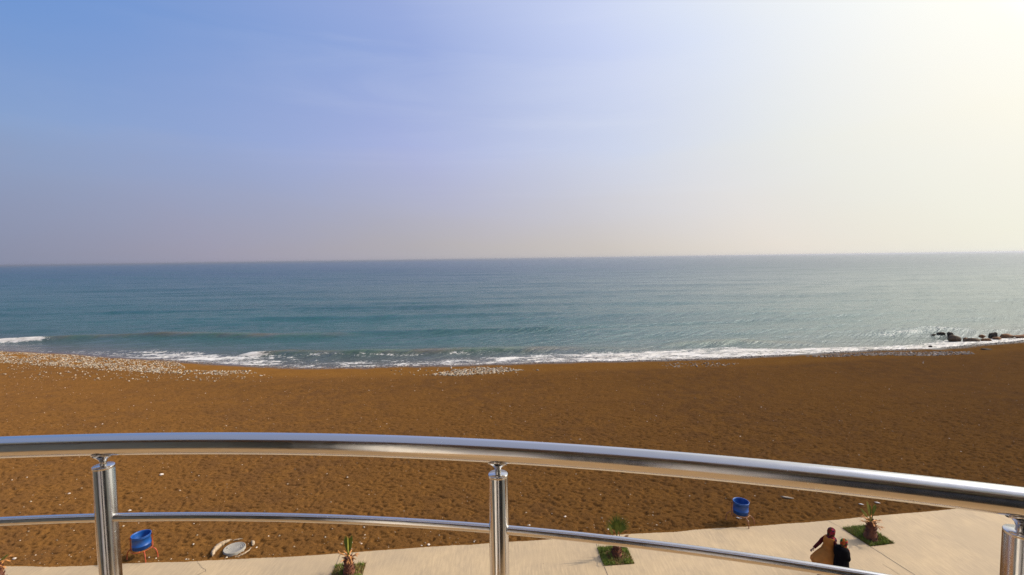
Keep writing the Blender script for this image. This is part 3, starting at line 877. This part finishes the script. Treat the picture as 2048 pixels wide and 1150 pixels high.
palm((c3.x, c3.y, 0), 1.4, .19, [(-.22, 0, 1, .3, -1, 0, .30, .55, .10, 10, m_leafy), (.14, -.05, 1, .2, -1, 0, .30, .42, .24, 15, m_leaf), (-.08, .1, 1, 0, -1, 0, .26, .42, .18, 12, m_leaf),
      (.22, .1, 1, 0, -1, 0, .26, .40, .18, 12, m_leafy), (-.55, .2, .9, 0, -1, 0, .2, .40, .10, 6, m_leafy)],
     17, 'small palm with two upright leaf bunches and a stout trunk beside the two people', 3, .72)
palm((c0.x, c0.y, 0), 1.3, .17, [(.05, 0, 1, 0, -1, .1, .22, .60, .22, 16, m_leaf), (-.25, .1, 1, 0, -1, 0, .2, .5, .3, 14, m_leafy), (.25, -.1, 1, 0, -1, 0, .2, .42, .14, 10, m_leafy), (.9, 0, .75, 0, -1, 0, .12, .42, .1, 5, m_leafy)],
     18, 'small palm with orange dry stubs cut by the left edge of view', 4, .72)

def grass(q, label, n, dens_dry, seed):
    rr = np.random.default_rng(seed)
    q = [Vector((p.x, p.y, 0)) for p in q]
    # slightly mounded soil
    N = 16
    X = np.zeros((N, N)); Y = np.zeros((N, N)); Z_ = np.zeros((N, N))
    for j in range(N):
        for i in range(N):
            u, v = i / (N - 1), j / (N - 1)
            p = (q[0] * (1 - u) + q[1] * u) * (1 - v) + (q[3] * (1 - u) + q[2] * u) * v
            X[j, i], Y[j, i] = p.x, p.y
            Z_[j, i] = 0.012 + 0.06 * math.sin(math.pi * u) * math.sin(math.pi * v) + rr.uniform(0, .012)
    so_ = link('soil', grid_mesh('soil', X, Y, Z_, {}), m_soil)
    tag(so_, kind='structure')
    P = rr.random((n, 2))
    co = np.zeros((n, 5, 3)); tint = np.zeros((n, 5, 3))
    for k in range(n):
        u, v = P[k]
        p = (q[0] * (1 - u) + q[1] * u) * (1 - v) + (q[3] * (1 - u) + q[2] * u) * v
        z = 0.012 + 0.06 * math.sin(math.pi * u) * math.sin(math.pi * v)
        dry = vnoise(np.array([u * 4 + seed]), np.array([v * 4.]), seed)[0]
        isdry = rr.random() < (dens_dry if dry > .5 else dens_dry * .25)
        h = rr.uniform(.05, .12) * (1.5 if rr.random() < .15 else 1) * (.6 if isdry else 1)
        a = rr.random() * 6.28; l = rr.uniform(.01, .07); w = .006
        sx, sy = -math.sin(a) * w, math.cos(a) * w
        lx, ly = math.cos(a) * l, math.sin(a) * l
        co[k] = [(p.x - sx, p.y - sy, z), (p.x + sx, p.y + sy, z), (p.x + sx * .8 + lx * .4, p.y + sy * .8 + ly * .4, z + h * .6), (p.x - sx * .8 + lx * .4, p.y - sy * .8 + ly * .4, z + h * .6), (p.x + lx, p.y + ly, z + h)]
        base = np.array((.24, .15, .04)) if isdry else np.array((.11, .165, .016)) * rr.uniform(.7, 1.6) + np.array((.05, .02, 0)) * rr.random()
        tint[k] = base
    idx = np.arange(n)[:, None] * 5
    tri = np.concatenate([idx + [0, 1, 2], idx + [0, 2, 3], idx + [3, 2, 4]])
    me = raw_mesh('grass', co.reshape(-1, 3), tri, {'tint': tint.reshape(-1, 3)})
    tag(link('grass', me, m_grass), label, 'grass', kind='stuff')
grass(pits3[1], 'patchy grass in the square pit around the palm left of the middle post', 3600, .9, 5)
grass(pits3[2], 'green and dry grass in the square pit under the fan leaf palm', 5200, .85, 6)
grass(pits3[3], 'thick green grass in the square pit by the two people', 8500, .6, 7)
grass(pits3['left'], 'grass in the pit at the lower left corner of view', 2500, .5, 8)

# ------------------------------------------------------------------ people
def skin_mesh(name, verts, edges, rads, root_i, m, parent, sub=2):
    bm = bmesh.new()
    sk = bm.verts.layers.skin.verify()
    vs = []
    for p, r in zip(verts, rads):
        v = bm.verts.new(p)
        rr = r if isinstance(r, tuple) else (r, r)
        v[sk].radius = rr
        vs.append(v)
    vs[root_i][sk].use_root = True
    for a, b_ in edges: bm.edges.new((vs[a], vs[b_]))
    me = bpy.data.meshes.new(name + '_cage'); bm.to_mesh(me); bm.free()
    o = bpy.data.objects.new(name + '_cage', me); COL.objects.link(o)
    md = o.modifiers.new('s', 'SKIN'); md.use_smooth_shade = True; md.branch_smoothing = .3
    sb = o.modifiers.new('d', 'SUBSURF'); sb.levels = sub; sb.render_levels = sub
    dg = bpy.context.evaluated_depsgraph_get(); dg.update()
    me2 = bpy.data.meshes.new_from_object(o.evaluated_get(dg))
    bpy.data.objects.remove(o)
    me2.name = name
    return link(name, me2, m, parent)

class Sk:
    def __init__(s): s.v, s.e, s.r = [], [], []
    def add(s, p, r, parent=None):
        s.v.append(Vector(p)); s.r.append(r)
        if parent is not None: s.e.append((parent, len(s.v) - 1))
        return len(s.v) - 1
    def chain(s, start, pts):
        k = start
        for p, r in pts: k = s.add(p, r, k)
        return k
    def hand(s, wrist, wpos, d, side, up, curl=.5):
        """d along the hand, side towards the thumb"""
        d, side, up = Vector(d).normalized(), Vector(side).normalized(), Vector(up).normalized()
        wpos = Vector(wpos)
        palm = s.add(wpos + d * .045, (.030, .018), wrist)
        for i, (o, L) in enumerate(((.026, .068), (.009, .076), (-.009, .070), (-.025, .056))):
            k = s.add(wpos + d * .085 + side * o, .0092, palm)
            p = wpos + d * .085 + side * o
            for j in range(3):
                a = curl * (j + .4)
                p = p + (d * math.cos(a) - up * math.sin(a)) * L * (.42, .32, .26)[j]
                k = s.add(p, (.0088, .0080, .0068)[j], k)
        k = s.add(wpos + d * .030 + side * .034, .0110, palm)
        k = s.add(wpos + d * .060 + side * .050 - up * .012, .0100, k)
        s.add(wpos + d * .082 + side * .048 - up * .024, .0085, k)

def loft(bm, rings, n=40, folds=0, fold_from=0.0, seed=0, cap=True):
    """rings: (cx, cy, z, rx, ry) top to bottom; cloth with folds growing to the hem"""
    rr = random.Random(seed)
    ph = [rr.uniform(0, 6.28) for _ in range(4)]
    R_ = []
    m = len(rings)
    for j, (cx, cy, z, rx, ry) in enumerate(rings):
        u = j / (m - 1)
        k = max(0, (u - fold_from) / (1 - fold_from))
        ring = []
        for i in range(n):
            a = 2 * math.pi * i / n
            f = 1 + folds * k * (math.sin(a * 7 + ph[0] + u) * .5 + math.sin(a * 11 + ph[1] - u * 2) * .35 + math.sin(a * 4 + ph[2]) * .3)
            ring.append(bm.verts.new((cx + rx * f * math.cos(a), cy + ry * f * math.sin(a), z + folds * .2 * k * math.sin(a * 3 + ph[3]))))
        R_.append(ring)
    for a, b_ in zip(R_, R_[1:]):
        for i in range(n): bm.faces.new((a[i], b_[i], b_[(i + 1) % n], a[(i + 1) % n]))
    if cap: bm.faces.new(R_[0])
    return R_
def smooth_rings(keys, m):
    keys = np.array(keys, float)
    u = np.linspace(0, 1, len(keys)); w = np.linspace(0, 1, m)
    return [tuple(np.interp(x, u, keys[:, c]) for c in range(5)) for x in w]

m_skin = simple('skin', (0.36, 0.19, 0.115), .55, var=.1)
m_tan = simple('tan_cloth', (0.43, 0.165, 0.038), .9, var=.2, scale=5, bump=.5, spec=.05)
m_black = simple('black_cloth', (0.006, 0.0055, 0.007), .95, var=.3, scale=5, bump=.5, spec=.04)
m_maroon = simple('maroon_cloth', (0.085, 0.010, 0.012), .9, var=.3, scale=10, bump=.3, spec=.05)
m_shoe = simple('dark_shoe', (0.03, 0.022, 0.02), .5)
m_trous = simple('dark_trousers', (0.06, 0.018, 0.022), .85)
def scarf_mat(name, cols, scale):
    m, g, b = mat(name)
    pos = g.n('ShaderNodeTexCoord').outputs['Object']
    v = g.n('ShaderNodeTexVoronoi', ins={'Vector': pos, 'Scale': scale, 'Randomness': .9})
    f = g.n('ShaderNodeSeparateColor', ins={0: v.outputs['Color']}).outputs[0]
    c = g.ramp(f, [(i / len(cols), c_) for i, c_ in enumerate(cols)], 'CONSTANT')
    bn = g.n('ShaderNodeBump', ins={'Strength': .5, 'Distance': .01, 'Height': g.noise(pos, 25, 3)})
    setin(g, b, Base_Color=c, Roughness=.9, Specular_IOR_Level=.05, Normal=bn.outputs[0])
    return m
m_sc1 = scarf_mat('red_blue_headscarf', [(.11, .010, .014), (.26, .02, .04), (.012, .02, .06), (.13, .02, .015), (.02, .015, .02), (.10, .04, .015), (.05, .010, .015)], 17)
m_sc2 = scarf_mat('orange_green_headscarf', [(.30, .055, .015), (.03, .14, .02), (.15, .012, .03), (.34, .09, .02), (.02, .07, .025), (.20, .03, .015)], 15)

def person(loc, rz, s, label, kind):
    """local frame: faces +Y, stands on z=0"""
    root = empty('person', loc, rz)
    root.scale = (s, s, s)
    tag(root, label, 'person')
    k = Sk()
    pel = k.add((0, 0, .86), (.125, .10))
    sp = k.chain(pel, [((0, .02, 1.00), (.115, .09)), ((0, .05, 1.16), (.13, .10))])
    ch = k.chain(sp, [((0, .07, 1.27), (.115, .085))])
    nk = k.chain(ch, [((0, .10, 1.36), .048), ((0, .115, 1.40), .047)])
    hd = k.chain(nk, [((0, .135, 1.455), (.072, .082)), ((0, .14, 1.52), (.078, .090)), ((0, .13, 1.575), (.055, .065))])
    # nose and ears grow from the head
    k.chain(len(k.v) - 2, [((0, .235, 1.50), .012)])
    k.chain(len(k.v) - 3 if False else 7, [((.085, .135, 1.505), (.012, .018))])
    k.chain(7, [((-.085, .135, 1.505), (.012, .018))])
    for sd_ in (-1, 1):
        stride = .20 * sd_
        h = k.add((sd_ * .085, 0, .80), (.085, .085), pel)
        kn = k.chain(h, [((sd_ * .09, stride * .6, .62), .072), ((sd_ * .09, stride * .95 + .03, .45), .055)])
        an = k.chain(kn, [((sd_ * .085, stride * 1.05 - .02, .26), .048), ((sd_ * .085, stride * 1.2 - .05, .085), .034)])
        k.chain(an, [((sd_ * .085, stride * 1.2 + .04, .045), (.034, .026)), ((sd_ * .09, stride * 1.2 + .12, .035), (.036, .020))])
    if kind == 1:
        # left arm swings back and out, right arm bent towards her companion
        s1 = k.chain(ch, [((-.15, .05, 1.29), .05)]); 
        e1 = k.chain(s1, [((-.20, -.03, 1.17), .043), ((-.235, -.11, 1.05), .037)])
        w1 = k.chain(e1, [((-.25, -.22, .97), .031), ((-.26, -.33, .90), .024)])
        k.hand(w1, (-.26, -.33, .90), (-.05, -.85, -.5), (0.9, 0, 0), (0, -.5, .85), .3)
        s2 = k.chain(ch, [((.15, .05, 1.29), .05)])
        e2 = k.chain(s2, [((.22, .05, 1.16), .043), ((.26, .06, 1.04), .037)])
        w2 = k.chain(e2, [((.24, .16, 1.01), .031), ((.22, .26, 1.02), .024)])
        k.hand(w2, (.22, .26, 1.02), (-.1, .9, .1), (-.9, 0, .1), (0, 0, 1), .6)
        arms = [[(-.12, .06, 1.29), (-.20, -.03, 1.17), (-.235, -.11, 1.05), (-.25, -.22, .97), (-.258, -.31, .915)], [(.12, .06, 1.29), (.22, .05, 1.16), (.26, .06, 1.04), (.24, .16, 1.01), (.222, .245, 1.018)]]
    else:
        s1 = k.chain(ch, [((-.15, .05, 1.29), .05)])
        e1 = k.chain(s1, [((-.20, .06, 1.16), .043), ((-.22, .06, 1.03), .037)])
        w1 = k.chain(e1, [((-.16, .17, 1.02), .031), ((-.10, .25, 1.05), .024)])
        k.hand(w1, (-.10, .25, 1.05), (.7, .5, .1), (0, 0, 1), (.5, .8, 0), .6)
        s2 = k.chain(ch, [((.15, .05, 1.29), .05)])
        e2 = k.chain(s2, [((.20, .05, 1.16), .043), ((.22, .03, 1.03), .037)])
        w2 = k.chain(e2, [((.17, .15, 1.00), .031), ((.11, .24, 1.03), .024)])
        k.hand(w2, (.11, .24, 1.03), (-.7, .5, .1), (0, 0, 1), (-.5, .8, 0), .6)
        arms = [[(-.12, .06, 1.29), (-.20, .06, 1.16), (-.22, .06, 1.03), (-.16, .17, 1.02), (-.112, .235, 1.045)], [(.12, .06, 1.29), (.20, .05, 1.16), (.22, .03, 1.03), (.17, .15, 1.00), (.122, .225, 1.025)]]
    skin_mesh('body', k.v, k.e, k.r, pel, m_skin, root)
    # eyes and mouth
    for sx in (-1, 1):
        bm = bmesh.new()
        r = bmesh.ops.create_uvsphere(bm, u_segments=10, v_segments=8, radius=.011)
        bmesh.ops.translate(bm, vec=(sx * .030, .219, 1.522), verts=r['verts'])
        from_bm('eye', bm, m_shoe, root)
    bm = bmesh.new()
    sweep(bm, [(-.022, .214, 1.462), (0, .222, 1.460), (.022, .214, 1.462)], [.003, .006, .003], 6)
    from_bm('mouth', bm, m_maroon, root)
    # sleeves
    ms = m_maroon if kind == 1 else m_black
    for a in arms:
        bm = bmesh.new(); sweep(bm, a, [.070, .062, .056, .050, .046], 14, caps=False)
        from_bm('sleeve', bm, ms, root)
    # gown
    bm = bmesh.new()
    if kind == 1:
        keys = [(0, .07, 1.39, .06, .05), (0, .06, 1.34, .175, .125), (0, .045, 1.22, .195, .16), (0, .03, 1.08, .175, .145), (0, -.01, .95, .20, .18), (0, -.13, .82, .25, .32), (0, -.22, .70, .28, .42), (0, -.23, .60, .28, .42), (0, -.16, .42, .23, .33), (0, -.12, .35, .19, .27)]
        loft(bm, smooth_rings(keys, 40), 72, .13, .2, 2)
        from_bm('dress', bm, m_tan, root)
    else:
        keys = [(0, .07, 1.39, .06, .05), (0, .07, 1.33, .18, .12), (0, .055, 1.22, .215, .17), (0, .03, 1.08, .225, .19), (0, .01, .92, .225, .20), (0, 0, .75, .235, .22), (0, -.01, .5, .26, .26), (0, -.02, .25, .29, .30), (0, -.02, .06, .31, .33)]
        loft(bm, smooth_rings(keys, 34), 56, .06, .3, 5)
        from_bm('gown', bm, m_black, root)
    # trousers and shoes
    for sd_ in (-1, 1):
        stride = .20 * sd_
        if kind == 1:
            bm = bmesh.new()
            sweep(bm, [(sd_ * .085, 0, .80), (sd_ * .09, stride * .6, .62), (sd_ * .09, stride * .95 + .03, .45), (sd_ * .085, stride * 1.05 - .02, .26), (sd_ * .085, stride * 1.2 - .045, .11)], [.10, .09, .08, .07, .06], 14, caps=False)
            from_bm('trouser_leg', bm, m_trous, root)
        bm = bmesh.new()
        sweep(bm, [(sd_ * .085, stride * 1.2 - .095, .045), (sd_ * .085, stride * 1.2 - .05, .055), (sd_ * .087, stride * 1.2 + .05, .045), (sd_ * .09, stride * 1.2 + .12, .035), (sd_ * .09, stride * 1.2 + .165, .025)],
              [.030, .046, .044, .045, .022], 12, squash=.75)
        from_bm('shoe', bm, m_shoe, root)
    # headscarf: shell around the head, open at the face, draped to the shoulders
    bm = bmesh.new()
    n = 44
    keys = [(0, .125, 1.655, .005, .005), (0, .125, 1.648, .045, .05), (0, .122, 1.622, .085, .10), (0, .12, 1.57, .108, .122), (0, .115, 1.51, .112, .125), (0, .105, 1.45, .10, .118), (0, .09, 1.40, .098, .11), (0, .08, 1.37, .12, .115), (0, .085, 1.345, .165, .13), (0, .10, 1.31, .185, .15), (0, .12, 1.265, .165, .14)]
    rings = smooth_rings(keys, 30)
    R_ = []
    rr = random.Random(kind)
    for j, (cx, cy, z, rx, ry) in enumerate(rings):
        ring = []
        for i in range(n):
            a = 2 * math.pi * i / n
            f = 1 + .03 * math.sin(a * 5 + z * 30) + .02 * math.sin(a * 9 - z * 50)
            ring.append(bm.verts.new((cx + rx * f * math.cos(a), cy + ry * f * math.sin(a), z)))
        R_.append(ring)
    for j, (a_, b_) in enumerate(zip(R_, R_[1:])):
        z = rings[j][2]
        for i in range(n):
            ang = 2 * math.pi * (i + .5) / n
            if 1.43 < z < 1.575 and abs(ang - math.pi / 2) < .48 - 2.2 * abs(z - 1.50): continue
            bm.faces.new((a_[i], b_[i], b_[(i + 1) % n], a_[(i + 1) % n]))
    o = from_bm('headscarf', bm, m_sc1 if kind == 1 else m_sc2, root)
    if kind == 2:
        # black shawl thrown over the shoulder behind the head
        bm = bmesh.new()
        loft(bm, smooth_rings([(0, .0, 1.42, .05, .03), (-.0, -.02, 1.40, .17, .13), (0, .0, 1.34, .23, .19), (0, .01, 1.24, .25, .215), (0, .01, 1.10, .25, .22)], 16), 40, .05, .2, 9)
        from_bm('shawl', bm, m_black, root)
    return root
p1 = at(1655, 1155); p2 = at(1681, 1172)
person((p1.x, p1.y, PZ), R(-72), .98, 'person in a long tan dress and red patterned headscarf, one arm trailing back', 1)
person((p2.x, p2.y, PZ), R(-68), .90, 'shorter person in a black gown and orange and green headscarf', 2)

# ------------------------------------------------------------------ building with the balcony (behind and under the camera)
HR = .43
FZ = H - HR - 1.05
CX, CY, RR = -.889, -3.896, 5.008
m_wall = simple('painted_wall', (0.24, 0.26, 0.23), .8, var=.12, scale=1.5, bump=.3)
m_bright = simple('reflector_white', (0.80, 0.78, 0.74), .8, var=.06, scale=2)  # only for the added white pieces mirrored in the railing
m_glass = simple('dark_door_glass', (0.02, 0.022, 0.025), .08, var=.1)
m_tile, g, b = mat('balcony_tile')
pos = g.n('ShaderNodeNewGeometry').outputs['Position']
br = g.n('ShaderNodeTexBrick', offset=0.0, ins={'Vector': pos, 'Color1': (.40, .255, .12, 1), 'Color2': (.36, .23, .11, 1), 'Mortar': (.25, .2, .15, 1), 'Scale': 1.0, 'Mortar Size': .006, 'Brick Width': .4, 'Row Height': .4})
setin(g, b, Base_Color=br.outputs[0], Roughness=.5)
bld = empty('apartment_building', (0, -2.3, 0))
tag(bld, 'building whose rounded balcony with steel railing overlooks the beach', 'building')
def bpart(name, m, *boxes, parent=None):
    bm = bmesh.new()
    for c_, s_ in boxes: box(bm, Vector(c_) - Vector((0, -2.3, 0)), s_)
    return from_bm(name, bm, m, parent or bld, smooth=False)
WY = -1.0
bpart('wall', m_wall, ((-5.6, WY - 3, 7), (6.4, 6, 14)), ((5.7, WY - 3, 7), (6.8, 6, 14)), ((0, WY - 3.6, FZ / 2 - .1), (4.4, 4.8, FZ - .2)), ((0, WY - 3, FZ + 3.7), (4.4, 6, 2.4)))
bpart('reflector_panel', m_bright, ((-1.3, WY - .55, FZ + 1.25), (1.0, .3, 2.45)), ((.10, WY - .5, FZ + 1.25), (.42, .2, 2.43)))  # unseen white panels, added to put bright reflections on the handrail
bpart('reflector_leaf', m_bright, ((-1.05, WY + .42, FZ + 1.22), (.05, .78, 2.36)))  # leaf added out of view, catches sun to give the handrail a cream highlight
bpart('door', m_glass, ((1.25, WY - .7, FZ + 1.2), (1.85, .05, 2.4)), ((-.45, WY - .7, FZ + 1.2), (.5, .05, 2.38)))
def slab(name, z, th, rad, m):
    bm = bmesh.new()
    pts = [(CX + rad * math.cos(a), CY + rad * math.sin(a)) for a in (math.pi * (0.12 + .76 * i / 60) for i in range(61))]
    top = [bm.verts.new((x, y + 2.3, z)) for x, y in pts]
    bot = [bm.verts.new((x, y + 2.3, z - th)) for x, y in pts]
    bm.faces.new(top); bm.faces.new(bot[::-1])
    for i in range(len(top)): bm.faces.new((top[i], bot[i], bot[(i + 1) % len(top)], top[(i + 1) % len(top)]))
    bmesh.ops.recalc_face_normals(bm, faces=bm.faces[:])
    return from_bm(name, bm, m, bld, smooth=False)
m_fascia = simple('brown_fascia', (0.17, 0.12, 0.09), .8, var=.2, scale=2)
slab('upper_balcony', FZ + 2.9, .2, RR - .9, m_fascia)
bm = bmesh.new()
pts = []
for i in range(61):
    a = math.pi * (0.12 + .76 * i / 60)
    pts.append((CX + (RR + .14) * math.cos(a), CY + (RR + .14) * math.sin(a)))
top = [bm.verts.new((x, y + 2.3, FZ)) for x, y in pts]
bot = [bm.verts.new((x, y + 2.3, FZ - .22)) for x, y in pts]
bm.faces.new(top); bm.faces.new(bot[::-1])
for i in range(len(top)): bm.faces.new((top[i], bot[i], bot[(i + 1) % len(top)], top[(i + 1) % len(top)]))
bmesh.ops.recalc_face_normals(bm, faces=bm.faces[:])
from_bm('balcony', bm, m_tile, bld, smooth=False)

# ------------------------------------------------------------------ railing
m_steel, g, b = mat('polished_steel')
pos = g.n('ShaderNodeTexCoord').outputs['Object']
n = g.noise(pos, 260, 2, .6)
n2 = g.noise(pos, 14, 4, .7)
bn = g.n('ShaderNodeBump', ins={'Strength': .015, 'Distance': .001, 'Height': n})
setin(g, b, Base_Color=(0.72, 0.70, 0.69), Metallic=1.0, Roughness=g.m('ADD', g.mapr(n2, .3, .75, .14, .23), g.mapr(g.noise(pos, 60, 3, .7), .64, .76, 0, .10)), Normal=bn.outputs[0])
def arc(r, z, a0, a1, n):
    return [(CX + r * math.cos(a0 + (a1 - a0) * i / n), CY + r * math.sin(a0 + (a1 - a0) * i / n), z) for i in range(n + 1)]
rail = empty('balcony_railing', (0, 1.1, FZ))
tag(rail, 'curved polished steel balcony railing with thick handrail and thin lower rail', 'railing')
def rpart(name, bm, parent=rail):
    bmesh.ops.translate(bm, vec=(0, -1.1, -FZ), verts=bm.verts[:])
    return from_bm(name, bm, m_steel, rail)
A0, A1 = R(25), R(155)
bm = bmesh.new(); sweep(bm, arc(RR, H - HR, A0, A1, 220), .025, 40); rpart('handrail', bm)
bm = bmesh.new(); sweep(bm, arc(RR, H - .6105, A0, A1, 220), .0098, 24); rpart('lower_rail', bm)
ang_of = lambda x: math.acos((x - CX) / RR)
xs_posts = [-2.84, -1.92, -.985, -.037, .872, 1.75]
for x in xs_posts:
    a = ang_of(x)
    c_ = Vector((CX + RR * math.cos(a), CY + RR * math.sin(a), 0))
    zt = H - HR - .054
    pe = bpy.data.objects.new('post', None)
    bm = bmesh.new(); 
    rings = lathe(bm, [(.0222, FZ), (.0222, zt - .0035), (.0212, zt - .001), (.0222, zt - .001), (.0222, zt + .001), (.0212, zt + .003), (.001, zt + .003)], 40, c_.x, c_.y)
    lathe(bm, [(.05, FZ), (.05, FZ + .006), (.0223, FZ + .008)], 32, c_.x, c_.y)
    post = rpart('post', bm)
    bm = bmesh.new()
    lathe(bm, [(.0075, zt + .002), (.0065, zt + .006), (.0065, zt + .016), (.008, zt + .018)], 20, c_.x, c_.y)
    stem = rpart('stem', bm); stem.parent = post
    # curved saddle plate hugging the underside of the handrail
    bm = bmesh.new()
    tg = Vector((-math.sin(a), math.cos(a), 0)); rd = Vector((math.cos(a), math.sin(a), 0))
    N1, N2 = 10, 12
    gr = []
    for layer, rl in ((0, .0256), (1, .0285)):
        gl = []
        for i in range(N1 + 1):
            row = []
            for j in range(N2 + 1):
                u = i / N1 * 2 - 1; v = j / N2 * 2 - 1
                th = v * .85 * math.sqrt(max(0, 1 - (u * .92) ** 2)) + 0
                p = c_ + tg * u * .021 + rd * math.sin(th) * rl + Vector((0, 0, H - HR - math.cos(th) * rl))
                row.append(bm.verts.new(p))
            gl.append(row)
        gr.append(gl)
    for L in range(2):
        for i in range(N1):
            for j in range(N2):
                bm.faces.new((gr[L][i][j], gr[L][i + 1][j], gr[L][i + 1][j + 1], gr[L][i][j + 1]))
    for i in range(N1):
        for j in (0, N2):
            bm.faces.new((gr[0][i][j], gr[0][i + 1][j], gr[1][i + 1][j], gr[1][i][j]))
    # neck that opens from the stem into the saddle
    lathe(bm, [(.0075, zt + .013), (.009, zt + .018), (.015, zt + .0235), (.020, zt + .0285)], 24, c_.x, c_.y)
    bmesh.ops.recalc_face_normals(bm, faces=bm.faces[:])
    sa = rpart('saddle', bm); sa.parent = post

# ------------------------------------------------------------------ sea haze
hm = bpy.data.materials.new('haze')
hm.use_nodes = True
hm.node_tree.nodes.clear()
g = G(hm.node_tree)
pv = g.n('ShaderNodeVolumePrincipled', ins={'Color': (0.56, 0.58, 0.64, 1), 'Density': 0.00016, 'Anisotropy': 0.5})
oo = g.n('ShaderNodeOutputMaterial')
hm.node_tree.links.new(pv.outputs[0], oo.inputs['Volume'])
bm = bmesh.new()
box(bm, Vector((0, 0, 6.5)), (160000, 160000, 19))
tag(from_bm('haze', bm, hm, smooth=False), 'thin pale sea haze over the water and beach', 'haze', kind='stuff')
